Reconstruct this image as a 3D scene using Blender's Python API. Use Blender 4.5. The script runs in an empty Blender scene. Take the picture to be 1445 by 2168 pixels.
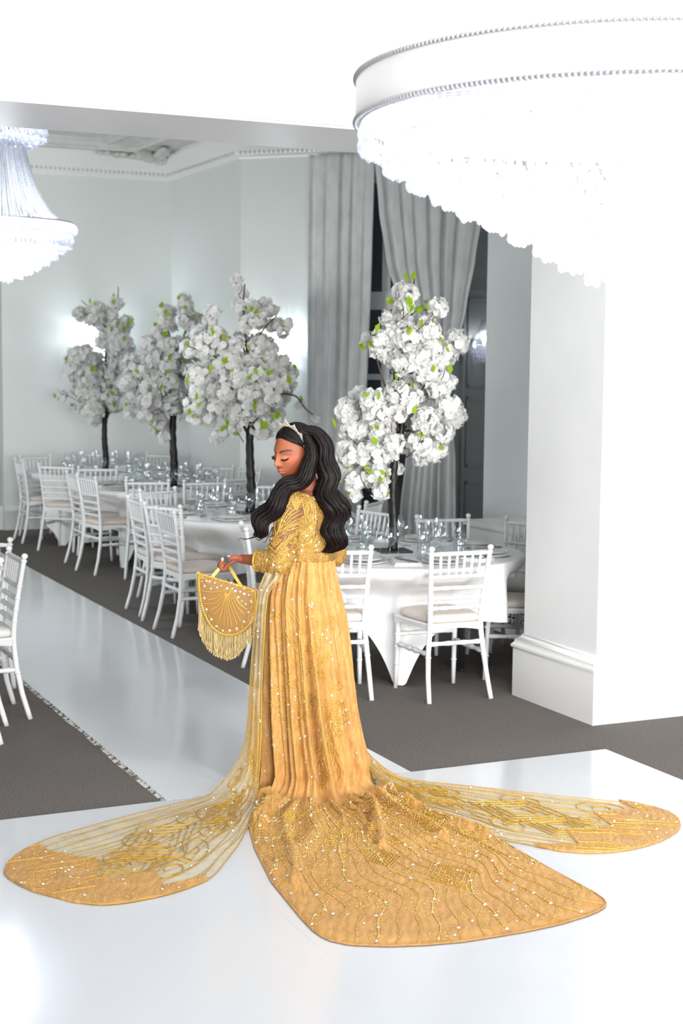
import bpy, bmesh, math, random
import numpy as np
from mathutils import Vector, Matrix, noise

PI = math.pi
random.seed(7)
rng = np.random.default_rng(11)
SC = bpy.context.scene
COL = SC.collection

# ------------------------------------------------------------------ camera
# metres; X runs along the front wall of the hall, Y runs down the white runner, Z up
YAW = 0.43403                                    # the camera looks 24.9 degrees off the runner
cam_data = bpy.data.cameras.new('camera')
cam = bpy.data.objects.new('camera', cam_data)
COL.objects.link(cam)
SC.camera = cam
cam_data.sensor_fit = 'VERTICAL'
cam_data.sensor_width = 24.0
cam_data.sensor_height = 36.0
cam_data.lens = 3190.2 / 2168 * 36.0
cam_data.clip_start = 0.05
cam_data.clip_end = 200
def cam_matrix(pitch=0.096686, roll=0.0093545):
    cp, sp = math.cos(pitch), math.sin(pitch)
    fw, up, rt = Vector((0, cp, -sp)), Vector((0, sp, cp)), Vector((1, 0, 0))
    r2 = rt * math.cos(roll) + up * math.sin(roll)
    u2 = up * math.cos(roll) - rt * math.sin(roll)
    m = Matrix((r2, u2, -fw)).transposed().to_4x4()
    m = Matrix.Rotation(-YAW, 4, 'Z') @ m
    m.translation = Vector((0, 0, 1.92))
    return m
cam.matrix_world = cam_matrix()
cam_data.dof.use_dof = True
cam_data.dof.focus_distance = 6.85
cam_data.dof.aperture_fstop = 3.6

# ------------------------------------------------------------------ world, lights, exposure
world = bpy.data.worlds.new('night')
SC.world = world
world.use_nodes = True
world.node_tree.nodes['Background'].inputs[0].default_value = (0.010, 0.012, 0.016, 1)
world.node_tree.nodes['Background'].inputs[1].default_value = 1.0
SC.view_settings.view_transform = 'Standard'
SC.view_settings.look = 'None'
SC.view_settings.gamma = 1.0
SC.view_settings.use_curve_mapping = False
SC.view_settings.exposure = 0.0
SC.cycles.use_denoising = True
SC.cycles.max_bounces = 10
SC.cycles.diffuse_bounces = 4
SC.cycles.glossy_bounces = 3
SC.cycles.transmission_bounces = 4
SC.cycles.transparent_max_bounces = 24
SC.cycles.sample_clamp_indirect = 8.0
SC.cycles.caustics_reflective = False
SC.cycles.caustics_refractive = False

def aim(o, target):
    d = Vector(target) - o.location
    o.rotation_euler = d.to_track_quat('-Z', 'Y').to_euler()
def area_light(name, loc, target, sx, sy, watts, color=(1, 1, 1), spread=180):
    l = bpy.data.lights.new(name, 'AREA')
    l.shape = 'RECTANGLE'; l.size = sx; l.size_y = sy; l.energy = watts; l.color = color; l.spread = math.radians(spread)
    o = bpy.data.objects.new(name, l); COL.objects.link(o)
    o.location = loc; aim(o, target)
    return o
def point_light(name, loc, watts, radius, color=(1, 1, 1)):
    l = bpy.data.lights.new(name, 'POINT')
    l.energy = watts; l.shadow_soft_size = radius; l.color = color
    o = bpy.data.objects.new(name, l); COL.objects.link(o); o.location = loc
    return o
# big soft lights of the photographer in the front hall, then added fill lights without fixtures
area_light("softbox_main", (1.0, -2.8, 1.7), (3.2, 7.4, 1.75), 3.2, 2.0, 200, (1.0, 0.985, 0.97), 95)
area_light("softbox_right", (4.3, 0.9, 1.45), (4.5, 8.4, 1.7), 1.5, 1.5, 62, (1.0, 0.985, 0.97), 70)
area_light("fill_left", (-3.4, 1.8, 1.35), (3.6, 6.9, 1.5), 2.0, 2.0, 38, (1.0, 0.99, 0.98), 90)  # added fill that lifts the jamb and her left side, no known lamp
area_light("hall_overhead_fill", (1.6, 2.6, 4.05), (1.6, 2.6, 0), 5.0, 3.6, 25, (0.97, 0.985, 1.0))  # unseen overhead fill added for soft light, not a fixture of the hall
area_light("back_room_overhead_fill", (1.2, 12.6, 4.2), (1.6, 12.6, 0), 3.0, 4.0, 15, (0.93, 0.985, 1.0))  # unseen fill added to brighten the back room from above
area_light("back_room_side_fill", (-3.6, 10.8, 1.7), (5.6, 15.6, 2.5), 2.4, 1.4, 112, (0.95, 0.99, 0.985), 110)  # added fill aimed at the far walls and chairs, no actual lamp there

# ------------------------------------------------------------------ helpers
def srgb(r, g, b):
    f = lambda c: c / 12.92 if c <= 0.04045 else ((c + 0.055) / 1.055) ** 2.4
    return (f(r / 255), f(g / 255), f(b / 255), 1.0)
def mat(name, color, rough=0.6, metal=0.0, spec=0.5, coat=0.0, sheen=0.0, trans=0.0):
    m = bpy.data.materials.new(name); m.use_nodes = True
    b = m.node_tree.nodes['Principled BSDF']
    b.inputs['Base Color'].default_value = color
    b.inputs['Roughness'].default_value = rough
    b.inputs['Metallic'].default_value = metal
    b.inputs['Specular IOR Level'].default_value = spec
    b.inputs['Coat Weight'].default_value = coat
    b.inputs['Sheen Weight'].default_value = sheen
    return m
def nodes(m):
    nt = m.node_tree
    return nt, nt.nodes, nt.links, nt.nodes['Principled BSDF']
def add(nt, kind, **kw):
    n = nt.nodes.new(kind)
    for k, v in kw.items(): setattr(n, k, v)
    return n
def noise_colour(m, c1, c2, scale, detail=4, coord='Object', stretch=(1, 1, 1), lo=0.35, hi=0.65, bump=0.0, dist=0.002):
    nt, N, L, b = nodes(m)
    tc = add(nt, 'ShaderNodeTexCoord'); mp = add(nt, 'ShaderNodeMapping')
    mp.inputs['Scale'].default_value = stretch
    nz = add(nt, 'ShaderNodeTexNoise'); nz.inputs['Scale'].default_value = scale; nz.inputs['Detail'].default_value = detail
    rp = add(nt, 'ShaderNodeValToRGB')
    rp.color_ramp.elements[0].position = lo; rp.color_ramp.elements[0].color = c1
    rp.color_ramp.elements[1].position = hi; rp.color_ramp.elements[1].color = c2
    L.new(tc.outputs[coord], mp.inputs[0]); L.new(mp.outputs[0], nz.inputs[0])
    L.new(nz.outputs[0], rp.inputs[0]); L.new(rp.outputs[0], b.inputs['Base Color'])
    if bump:
        bp = add(nt, 'ShaderNodeBump'); bp.inputs['Strength'].default_value = bump; bp.inputs['Distance'].default_value = dist
        L.new(nz.outputs[0], bp.inputs['Height']); L.new(bp.outputs[0], b.inputs['Normal'])
    return m

class MB:
    """collects geometry, then links it as one mesh object"""
    def __init__(s): s.v = []; s.f = []; s.n = 0; s.uv = None
    def add(s, V, F):
        V = [tuple(p) for p in V]
        s.v += V; s.f += [tuple(i + s.n for i in f) for f in F]; s.n += len(V)
        return s
    def box(s, lo, hi):
        x0, y0, z0 = lo; x1, y1, z1 = hi
        V = [(x0,y0,z0),(x1,y0,z0),(x1,y1,z0),(x0,y1,z0),(x0,y0,z1),(x1,y0,z1),(x1,y1,z1),(x0,y1,z1)]
        return s.add(V, [(0,3,2,1),(4,5,6,7),(0,1,5,4),(1,2,6,5),(2,3,7,6),(3,0,4,7)])
    def prism(s, poly, z0, z1):
        n = len(poly)
        V = [(x, y, z0) for x, y in poly] + [(x, y, z1) for x, y in poly]
        return s.add(V, [tuple(range(n - 1, -1, -1)), tuple(range(n, 2 * n))] + [(i, (i + 1) % n, n + (i + 1) % n, n + i) for i in range(n)])
    def lathe(s, prof, k=12, M=None, cap=True):
        """prof: (r, z) list"""
        V = []; F = []
        for r, z in prof:
            for i in range(k):
                a = 2 * PI * i / k
                V.append(Vector((r * math.cos(a), r * math.sin(a), z)))
        for j in range(len(prof) - 1):
            for i in range(k):
                a, b = j * k + i, j * k + (i + 1) % k
                F.append((a, b, b + k, a + k))
        if cap:
            if prof[0][0] > 1e-5: F.append(tuple(range(k - 1, -1, -1)))
            if prof[-1][0] > 1e-5: F.append(tuple((len(prof) - 1) * k + i for i in range(k)))
        if M is not None: V = [M @ p for p in V]
        return s.add(V, F)
    def tube(s, path, rad, k=6, cap=True):
        path = [Vector(p) for p in path]; n = len(path)
        if not hasattr(rad, '__len__'): rad = [rad] * n
        V = []; F = []
        t0 = (path[1] - path[0]).normalized()
        u = t0.orthogonal().normalized()
        for i in range(n):
            t = (path[min(i + 1, n - 1)] - path[max(i - 1, 0)])
            t = t.normalized() if t.length > 1e-9 else t0
            u = (u - t * u.dot(t))
            u = u.normalized() if u.length > 1e-6 else t.orthogonal().normalized()
            w = t.cross(u)
            for j in range(k):
                a = 2 * PI * j / k
                V.append(path[i] + (u * math.cos(a) + w * math.sin(a)) * rad[i])
        for i in range(n - 1):
            for j in range(k):
                a, b = i * k + j, i * k + (j + 1) % k
                F.append((a, b, b + k, a + k))
        if cap:
            F.append(tuple(range(k - 1, -1, -1))); F.append(tuple((n - 1) * k + j for j in range(k)))
        return s.add(V, F)
    def grid(s, rows, closed=False):
        nr, nc = len(rows), len(rows[0])
        V = [p for r in rows for p in r]; F = []
        for i in range(nr - 1):
            for j in range(nc if closed else nc - 1):
                a, b = i * nc + j, i * nc + (j + 1) % nc
                F.append((a, b, b + nc, a + nc))
        return s.add(V, F)
    def sphere(s, c, r, k=8, rings=6, M=None):
        r3 = r if hasattr(r, '__len__') else (r, r, r)
        V = [(0, 0, 1)]; F = []
        for i in range(1, rings):
            t = PI * i / rings
            for j in range(k):
                a = 2 * PI * j / k
                V.append((math.sin(t) * math.cos(a), math.sin(t) * math.sin(a), math.cos(t)))
        V.append((0, 0, -1))
        for j in range(k): F.append((0, 1 + j, 1 + (j + 1) % k))
        for i in range(rings - 2):
            for j in range(k):
                a, b = 1 + i * k + j, 1 + i * k + (j + 1) % k
                F.append((a, a + k, b + k, b))
        L = len(V) - 1
        for j in range(k): F.append((L, L - k + (j + 1) % k, L - k + j))
        W = []
        for p in V:
            q = Vector((p[0] * r3[0], p[1] * r3[1], p[2] * r3[2]))
            if M is not None: q = M @ q
            W.append(q + Vector(c))
        return s.add(W, F)
    def mesh(s, name, m, smooth=True):
        me = bpy.data.meshes.new(name)
        me.from_pydata([tuple(p) for p in s.v], [], s.f)
        if m is not None: me.materials.append(m)
        if smooth: me.polygons.foreach_set('use_smooth', [True] * len(me.polygons))
        me.update()
        return me
    def build(s, name, m, parent=None, smooth=True, sharp=None):
        me = s.mesh(name, m, smooth)
        if sharp and smooth:
            me.set_sharp_from_angle(angle=math.radians(sharp))
        return link(name, me, parent)
def link(name, me, parent=None):
    o = bpy.data.objects.new(name, me); COL.objects.link(o)
    if parent is not None: o.parent = parent
    return o
def tag(o, label=None, cat=None, group=None, kind=None):
    if label: o['label'] = label
    if cat: o['category'] = cat
    if group: o['group'] = group
    if kind: o['kind'] = kind
    return o
def empty(name, loc=(0, 0, 0), rz=0.0, parent=None):
    o = bpy.data.objects.new(name, None); COL.objects.link(o)
    o.location = loc; o.rotation_euler = (0, 0, rz); o.empty_display_size = 0.1
    if parent is not None: o.parent = parent
    return o
def kids(o): return [c for c in ALLKIDS.get(o.name, [])]
ALLKIDS = {}
def copy_tree(o, parent=None):
    c = o.copy(); COL.objects.link(c)
    if parent is not None: c.parent = parent
    for ch in list(o.children):
        copy_tree(ch, c)
    return c
def struct(o): o['kind'] = 'structure'; return o
def sweep(mb, prof, path, side=1, closed=False):
    """profile (out, z) swept along a floor-plan polyline with mitred corners; side=1: out is to the left"""
    P = [Vector((p[0], p[1])) for p in path]; n = len(P); rows = []
    for i in range(n):
        a = P[(i - 1) % n] if (closed or i > 0) else None
        b = P[(i + 1) % n] if (closed or i < n - 1) else None
        ds = []
        if a is not None: ds.append((P[i] - a).normalized())
        if b is not None: ds.append((b - P[i]).normalized())
        ns = [Vector((-d.y, d.x)) * side for d in ds]
        m = ns[0] if len(ns) == 1 else (ns[0] + ns[1])
        if len(ns) == 2:
            m = m.normalized(); m = m / max(0.25, m.dot(ns[0]))
        rows.append([(P[i].x + m.x * o, P[i].y + m.y * o, z) for o, z in prof])
    if closed: rows.append(rows[0])
    mb.grid(rows)
    if not closed:
        k = len(prof)
        mb.add(rows[0], [tuple(range(k))]); mb.add(rows[-1], [tuple(range(k - 1, -1, -1))])
    return mb
# ------------------------------------------------------------------ materials of the setting
M = {}
M['wall'] = noise_colour(mat('wall_paint', (0.86, 0.87, 0.87, 1), 0.55), (0.845, 0.86, 0.858, 1), (0.87, 0.88, 0.878, 1), 3.0, bump=0.03)
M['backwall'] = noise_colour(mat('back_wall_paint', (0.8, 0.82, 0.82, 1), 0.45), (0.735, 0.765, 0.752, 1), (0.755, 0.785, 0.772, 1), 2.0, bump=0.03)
M['trim'] = mat('trim_gloss_paint', (0.86, 0.86, 0.85, 1), 0.3)
M['stone'] = noise_colour(mat('plaster_moulding', (0.7, 0.69, 0.66, 1), 0.6), (0.60, 0.59, 0.565, 1), (0.68, 0.67, 0.645, 1), 8)
M['soffit'] = mat('soffit_paint', (0.93, 0.93, 0.935, 1), 0.4)
M['carpet'] = noise_colour(mat('carpet_pile', (0.1, 0.09, 0.085, 1), 0.95, spec=0.1), (0.062, 0.054, 0.049, 1), (0.30, 0.274, 0.252, 1), 190, 3, lo=0.33, hi=0.70, bump=0.6, dist=0.006)
M['gloss_white'] = noise_colour(mat('gloss_white_floor', (0.8, 0.82, 0.85, 1), 0.13, spec=0.5), (0.635, 0.655, 0.682, 1), (0.66, 0.68, 0.708, 1), 1.4, bump=0.015, dist=0.004)
M['gloss_runner'] = noise_colour(mat('gloss_white_runner', (0.73, 0.75, 0.78, 1), 0.12, spec=0.5), (0.72, 0.742, 0.77, 1), (0.75, 0.77, 0.798, 1), 1.4, bump=0.015, dist=0.004)
M['board_edge'] = noise_colour(mat('raw_board_edge', (0.5, 0.47, 0.4, 1), 0.8), (0.13, 0.11, 0.08, 1), (0.75, 0.74, 0.70, 1), 26, lo=0.42, hi=0.52)
M['grey_door'] = mat('grey_door_paint', (0.44, 0.46, 0.475, 1), 0.45)
M['frame_white'] = mat('window_paint', (0.62, 0.63, 0.63, 1), 0.4)
M['black_metal'] = mat('black_metal', (0.012, 0.012, 0.013, 1), 0.45)

# ------------------------------------------------------------------ floor, dance floor, runner
struct(MB().box((-6, -6, -0.1), (12, 19, 0)).build('floor', M['carpet'], smooth=False))
def panel(x0, y0, x1, y1, par, m='gloss_white', j=0.00005):
    mb = MB(); b = 0.0003
    x0 += j; y0 += j; x1 -= j; y1 -= j
    V = [(x0, y0, 0.0), (x1, y0, 0.0), (x1, y1, 0.0), (x0, y1, 0.0),
         (x0, y0, 0.012 - b), (x1, y0, 0.012 - b), (x1, y1, 0.012 - b), (x0, y1, 0.012 - b),
         (x0 + b, y0 + b, 0.012), (x1 - b, y0 + b, 0.012), (x1 - b, y1 - b, 0.012), (x0 + b, y1 - b, 0.012)]
    F = [(8, 9, 10, 11), (4, 5, 9, 8), (5, 6, 10, 9), (6, 7, 11, 10), (7, 4, 8, 11),
         (0, 1, 5, 4), (1, 2, 6, 5), (2, 3, 7, 6), (3, 0, 4, 7)]
    mb.add(V, F)
    o = mb.build('panel', M[m], par, smooth=False)
    o.data.materials.append(M['board_edge'])
    for i in (5, 6, 7, 8): o.data.polygons[i].material_index = 1
    return o
DF = struct(MB().box((-1.44, -3.6, 0.0), (4.34, 6.18, 0.006)).build('floor_dance', M['board_edge'], smooth=False))
xs = [4.345 - 1.19 * k for k in range(6)][::-1]; xs = xs[:1] + xs[1:]
ys = [6.186 - 2.44 * k for k in range(5)][::-1]
for i in range(len(xs) - 1):
    for j in range(len(ys) - 1):
        panel(xs[i], ys[j], xs[i + 1], ys[j + 1], DF)
RN = struct(MB().box((2.045, 6.19, 0.0), (3.235, 17.2, 0.006)).build('floor_runner', M['board_edge'], smooth=False))
ry = [6.19, 8.69, 11.15, 13.6, 16.05, 17.2]
for a, b in zip(ry[:-1], ry[1:]): panel(2.036, a, 3.242, b, RN, 'gloss_runner')
# rough taped edge along the runner
mb = MB(); rows = []
for i in range(91):
    y = 6.2 + i * 0.11
    w = 0.012 + 0.012 * noise.noise((y * 3.1, 0, 0)) + 0.006 * noise.noise((y * 17, 3, 0))
    rows.append([(2.036, y, 0.0115), (2.034, y, 0.004), (2.030 - max(0.002, w), y, 0.001)])
mb.grid(rows); o = mb.build('edge_tape', M['board_edge'], RN)

# ------------------------------------------------------------------ walls
YF, YB, ZS, XJ = 6.714, 7.455, 3.07, 4.64       # opening: front face, back face, soffit, right jamb
struct(MB().box((-6, YF, ZS), (12, YB, 4.15)).build('wall_header', M['wall'], smooth=False))
struct(MB().box((XJ, YF, 0), (12, YB, ZS)).build('wall_right_pier', M['wall'], smooth=False))
struct(MB().box((-6, YF, 0), (-1.6, YB, ZS)).build('wall_left_pier', M['wall'], smooth=False))
struct(MB().box((-1.6, YF + 0.012, ZS - 0.012), (XJ, YB - 0.012, ZS + 0.002)).build('trim_1', M['soffit'], smooth=False))
base = [(0.0, 0.0), (0.046, 0.0), (0.046, 0.275), (0.044, 0.281), (0.050, 0.284), (0.056, 0.292), (0.056, 0.303), (0.048, 0.312),
        (0.044, 0.316), (0.040, 0.322), (0.041, 0.330), (0.036, 0.340), (0.024, 0.347), (0.012, 0.356), (0.008, 0.368), (0.0, 0.372)]
struct(sweep(MB(), base, [(11.9, YF), (XJ, YF), (XJ, YB), (5.9, YB)], side=1).build('baseboard_pier', M['trim'], sharp=50))
ccv = [(0.0, 3.70), (0.02, 3.70), (0.022, 3.72), (0.05, 3.74), (0.055, 3.77), (0.10, 3.80), (0.16, 3.86), (0.17, 3.90), (0.26, 3.95), (0.27, 3.99), (0.30, 4.0), (0.30, 4.1), (0.0, 4.1)]
struct(sweep(MB(), ccv, [(11.9, YF), (-5.9, YF)], side=1).build('trim_2', M['wall'], sharp=40))
struct(MB().box((-6, -6, 4.1), (12, YF, 4.2)).build('ceiling_front', M['wall'], smooth=False))
struct(MB().box((-6, -6.1, 0), (12, -6, 4.2)).build('wall_rear', M['wall'], smooth=False))
struct(MB().box((-6.1, -6, 0), (-6, 19, 4.5)).build('wall_left', M['wall'], smooth=False))
struct(MB().box((12, -6, 0), (12.1, YB, 4.2)).build('wall_right', M['wall'], smooth=False))

# back room: far wall, short return, canted bay wall with window, right side wall
XB, YA, CZ, CB = 5.76, 17.30, 4.34, 4.066
KX, KY = 5.79, 15.085                                        # start of the canted wall
s2 = math.sqrt(0.5)
def bay(t, out=0.0): return (KX + s2 * t - s2 * out, KY - s2 * t - s2 * out)   # t metres along the bay, out towards the room
struct(MB().box((3.74, YA, 0), (XB + 0.2, YA + 0.2, 4.6)).build('wall_far', M['backwall'], smooth=False))
struct(MB().box((-6, YA + 0.07, 0), (3.74, YA + 0.2, 4.6)).build('wall_far_recess', M['grey_door'], smooth=False))
struct(MB().prism([(XB, YA), (XB + 0.25, YA), (KX + 0.25, KY), (KX, KY)], 0, 4.6).build('wall_return', M['backwall'], smooth=False))
def bay_box(t0, t1, z0, z1, o0, o1):
    a, b, c, d = bay(t0, o0), bay(t1, o0), bay(t1, o1), bay(t0, o1)
    return MB().prism([a, b, c, d], z0, z1)
WT0, WT1, WZ0, WZ1 = 1.02, 2.16, 0.30, 3.86
struct(bay_box(0, WT0, 0, 4.6, 0, -0.25).build('wall_bay_left', M['backwall'], smooth=False))
struct(bay_box(WT1, 2.34, 0, 4.6, 0, -0.25).build('wall_bay_right', M['backwall'], smooth=False))
struct(bay_box(WT0, WT1, WZ1, 4.6, 0, -0.25).build('wall_bay_top', M['backwall'], smooth=False))
struct(bay_box(WT0, WT1, 0, WZ0, 0, -0.25).build('wall_bay_bottom', M['backwall'], smooth=False))
# window with dark night panes
nt = bpy.data.materials.new('night_glass'); nt.use_nodes = True
b = nt.node_tree.nodes['Principled BSDF']
b.inputs['Base Color'].default_value = (0.85, 0.9, 0.95, 1); b.inputs['Roughness'].default_value = 0.03
tr = nt.node_tree.nodes.new('ShaderNodeBsdfTransparent'); gl = nt.node_tree.nodes.new('ShaderNodeBsdfGlossy')
gl.inputs['Roughness'].default_value = 0.04
mx = nt.node_tree.nodes.new('ShaderNodeMixShader'); mx.inputs[0].default_value = 0.06
nt.node_tree.links.new(tr.outputs[0], mx.inputs[1]); nt.node_tree.links.new(gl.outputs[0], mx.inputs[2])
nt.node_tree.links.new(mx.outputs[0], nt.node_tree.nodes['Material Output'].inputs[0])
M['night_glass'] = nt
mb = MB()
def barbox(t0, t1, z0, z1, o0=-0.02, o1=-0.10):
    a, b, c, d = bay(t0, o0), bay(t1, o0), bay(t1, o1), bay(t0, o1)
    mb.prism([a, b, c, d], z0, z1)
barbox(WT0, WT0 + 0.07, WZ0, WZ1); barbox(WT1 - 0.07, WT1, WZ0, WZ1)
barbox(WT0, WT1, WZ0, WZ0 + 0.08); barbox(WT0, WT1, WZ1 - 0.07, WZ1)
barbox(WT0, WT1, 2.50, 2.68, 0.0)                        # transom
WIN = struct(mb.build('window_1', M['frame_white'], smooth=False))
mb = MB(); barbox(1.575, 1.665, WZ0, WZ1, -0.015, -0.09); mb.build('mullion', M['frame_white'], WIN, smooth=False)
for z in (1.02, 1.78):
    for a, b_ in ((WT0 + 0.07, 1.575), (1.665, WT1 - 0.07)):
        mb = MB(); barbox(a, b_, z, z + 0.06, -0.03, -0.08); mb.build('glazing_bar', M['frame_white'], WIN, smooth=False)
for z0, z1 in ((WZ0 + 0.08, 1.02), (1.08, 1.78), (1.84, 2.50), (2.68, WZ1 - 0.07)):
    for a, b_ in ((WT0 + 0.07, 1.575), (1.665, WT1 - 0.07)):
        mb = MB(); barbox(a, b_, z0, z1, -0.058, -0.064); mb.build('pane', M['night_glass'], WIN, smooth=False)
# grey panelled shutter wall at the end of the bay
SX, SY = bay(2.34); sd = Vector((0.97, 0.243)).normalized(); sn = Vector((sd.y, -sd.x))
def shut(t, o): return (SX + sd.x * t + sn.x * o, SY + sd.y * t + sn.y * o)
def shut_box(t0, t1, z0, z1, o0, o1):
    return MB().prism([shut(t0, o0), shut(t0, o1), shut(t1, o1), shut(t1, o0)][::-1], z0, z1)
DR = struct(shut_box(-0.1, 1.6, 0, 4.6, -0.1, 0.0).build('door_1', M['grey_door'], smooth=False))
for t0 in (0.12, 0.86):
    shut_box(t0, t0 + 0.035, 0, 3.5, 0.0, 0.03).build('stile', M['grey_door'], DR, smooth=False)
    for z0, z1 in ((0.15, 0.75), (0.90, 1.62), (1.72, 2.62), (2.72, 3.4)):
        mb = MB(); a0, a1 = t0 + 0.08, t0 + 0.60
        for (p, q, r, s_) in ((a0, a1, z0, z0 + 0.03), (a0, a1, z1 - 0.03, z1), (a0, a0 + 0.03, z0, z1), (a1 - 0.03, a1, z0, z1)):
            mb.prism([shut(p, 0), shut(p, 0.016), shut(q, 0.016), shut(q, 0)][::-1], r, s_)
        mb.build('door_panel', M['grey_door'], DR, smooth=False)
XD = 6.10
struct(MB().box((XD, YB, 0), (XD + 0.2, 10.46, 4.6)).build('wall_side_right', M['backwall'], smooth=False))
struct(MB().box((XD + 0.2, 10.26, 0), (9.2, 10.46, 4.6)).build('wall_bay_side', M['backwall'], smooth=False))
struct(MB().box((9.0, 10.46, 0), (9.2, 14.0, 4.6)).build('wall_bay_end', M['backwall'], smooth=False))
struct(MB().box((-6, YB, CZ), (9.2, 17.6, 4.5)).build('ceiling_back', M['stone'], smooth=False))
# cornice with a bead row, tray mouldings on the ceiling, skirting
crn = [(0.0, CB), (0.03, CB), (0.035, CB + 0.02), (0.07, CB + 0.045), (0.075, CB + 0.085), (0.09, CB + 0.10), (0.115, CB + 0.155), (0.17, CB + 0.205), (0.18, CB + 0.235), (0.19, CB + 0.24), (0.19, CB + 0.28), (0.0, CB + 0.28)]
cpath = [(3.74, YA), (XB, YA), (KX, KY), bay(2.34)]
CRN = struct(sweep(MB(), crn, cpath, side=-1).build('trim_3', M['trim'], sharp=40))
mb = MB()
P = [Vector((p[0], p[1])) for p in cpath]
for a, b_ in zip(P[:-1], P[1:]):
    L = (b_ - a).length; dd = (b_ - a) / L; nn = Vector((dd.y, -dd.x))
    k = int(L / 0.052)
    for i in range(k):
        p = a + dd * (i + 0.5) * L / k + nn * 0.068
        mb.sphere((p.x, p.y, CB + 0.066), (0.019, 0.019, 0.021), 6, 4)
o = mb.build('bead_row', M['stone'], CRN); o['kind'] = 'stuff'
inset = lambda q: [(3.0, YA - q), (XB - q, YA - q), (KX - q * 0.95, KY - q * 0.42), (bay(2.34, q)[0], bay(2.34, q)[1])]
tm = [(0.0, CZ + 0.01), (0.0, CZ - 0.03), (0.02, CZ - 0.05), (0.06, CZ - 0.055), (0.08, CZ - 0.03), (0.12, CZ - 0.025), (0.13, CZ + 0.01)]
struct(sweep(MB(), tm, inset(0.62), side=-1).build('trim_4', M['stone'], sharp=40))
struct(sweep(MB(), tm, inset(1.05), side=-1).build('trim_5', M['stone'], sharp=40))
skb = [(0.0, 0.0), (0.03, 0.0), (0.03, 0.20), (0.036, 0.21), (0.036, 0.235), (0.02, 0.26), (0.0, 0.275)]
struct(sweep(MB(), skb, [(0.0, YA + 0.06), (3.735, YA + 0.06)], side=-1).build('baseboard_recess', M['backwall'], sharp=40))
struct(sweep(MB(), skb, cpath, side=-1).build('baseboard_back', M['backwall'], sharp=40))
# scrolled plaster ornament in the corner of the ceiling
mb = MB()
def spiral(c, ax, ay, r0, turns, thick, n=26, flip=1):
    c = Vector(c); pts = []; rr = []
    for i in range(n):
        t = i / (n - 1); a = flip * turns * 2 * PI * t; r = r0 * (1 - 0.86 * t)
        pts.append(c + ax * (math.cos(a) * r) + ay * (math.sin(a) * r)); rr.append(thick * (1 - 0.6 * t))
    mb.tube(pts, rr, 6)
cx, cy = XB - 0.20, YA - 0.20
A1 = Vector((-1, -0.15, 0)).normalized(); A2 = Vector((-0.2, -1, 0)).normalized(); Zv = Vector((0, 0, 1))
mb.sphere((cx, cy, CZ - 0.03), (0.10, 0.10, 0.09), 10, 8)
for ax, s_ in ((A1, 1), (A2, -1)):
    for k, (q, r) in enumerate(((0.16, 0.105), (0.36, 0.08), (0.56, 0.06))):
        c = Vector((cx, cy, CZ - 0.035)) + ax * q
        spiral(c + Vector((0, 0, 0.02)), ax, (Zv * 0.55 + Vector((-0.6, -0.6, 0))).normalized(), r, 1.6, 0.032, flip=1 if k % 2 else -1)
    mb.tube([Vector((cx, cy, CZ - 0.03)) + ax * (0.1 * i) + Vector((-0.02, -0.03, 0)) * math.sin(i * 1.3) for i in range(9)], [0.06 - 0.005 * i for i in range(9)], 6)
    for i in range(7):
        c = Vector((cx, cy, CZ - 0.04)) + ax * (0.1 + 0.1 * i) + Vector((-0.06, -0.06, 0)) * (1 + 0.5 * (i % 2))
        mb.sphere(c, (0.05, 0.05, 0.03), 7, 5)
mb.tube([Vector((cx, cy, CZ - 0.02)) + Vector((-0.08, -0.08, 0)) * i for i in range(8)], [0.07, 0.075, 0.07, 0.06, 0.06, 0.05, 0.035, 0.02], 7)
o = mb.build('plaster_scroll', M['stone'], CRN)

# low white cupboard along the right side wall
cb = empty('low_cupboard', (5.62, 8.72, 0))
tag(cb, 'low white cupboard with flat top against the side wall behind the pillar', 'cupboard')
MB().box((0.0, -1.0, 0.0), (0.46, 1.14, 0.74)).build('cupboard_body', M['trim'], cb, smooth=False)
MB().box((-0.03, -1.02, 0.74), (0.47, 1.17, 0.775)).build('cupboard_top', M['trim'], cb, smooth=False)
for k in range(3):
    y0 = -0.97 + k * 0.70
    MB().box((-0.012, y0, 0.30), (0.0, y0 + 0.66, 0.52)).build('drawer_front', M['trim'], cb, smooth=False)
    MB().box((-0.012, y0, 0.54), (0.0, y0 + 0.66, 0.72)).build('drawer_front', M['trim'], cb, smooth=False)
mb = MB()
for i in range(40):
    for j in range(4):
        a = -0.96 + i * 0.05; z = 0.08 + j * 0.045
        mb.box((-0.004, a, z), (0.0, a + 0.035, z + 0.010)); mb.box((-0.004, a, z), (0.0, a + 0.01, z + 0.035))
o = mb.build('grille', M['black_metal'], cb, smooth=False); o['kind'] = 'stuff'
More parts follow.
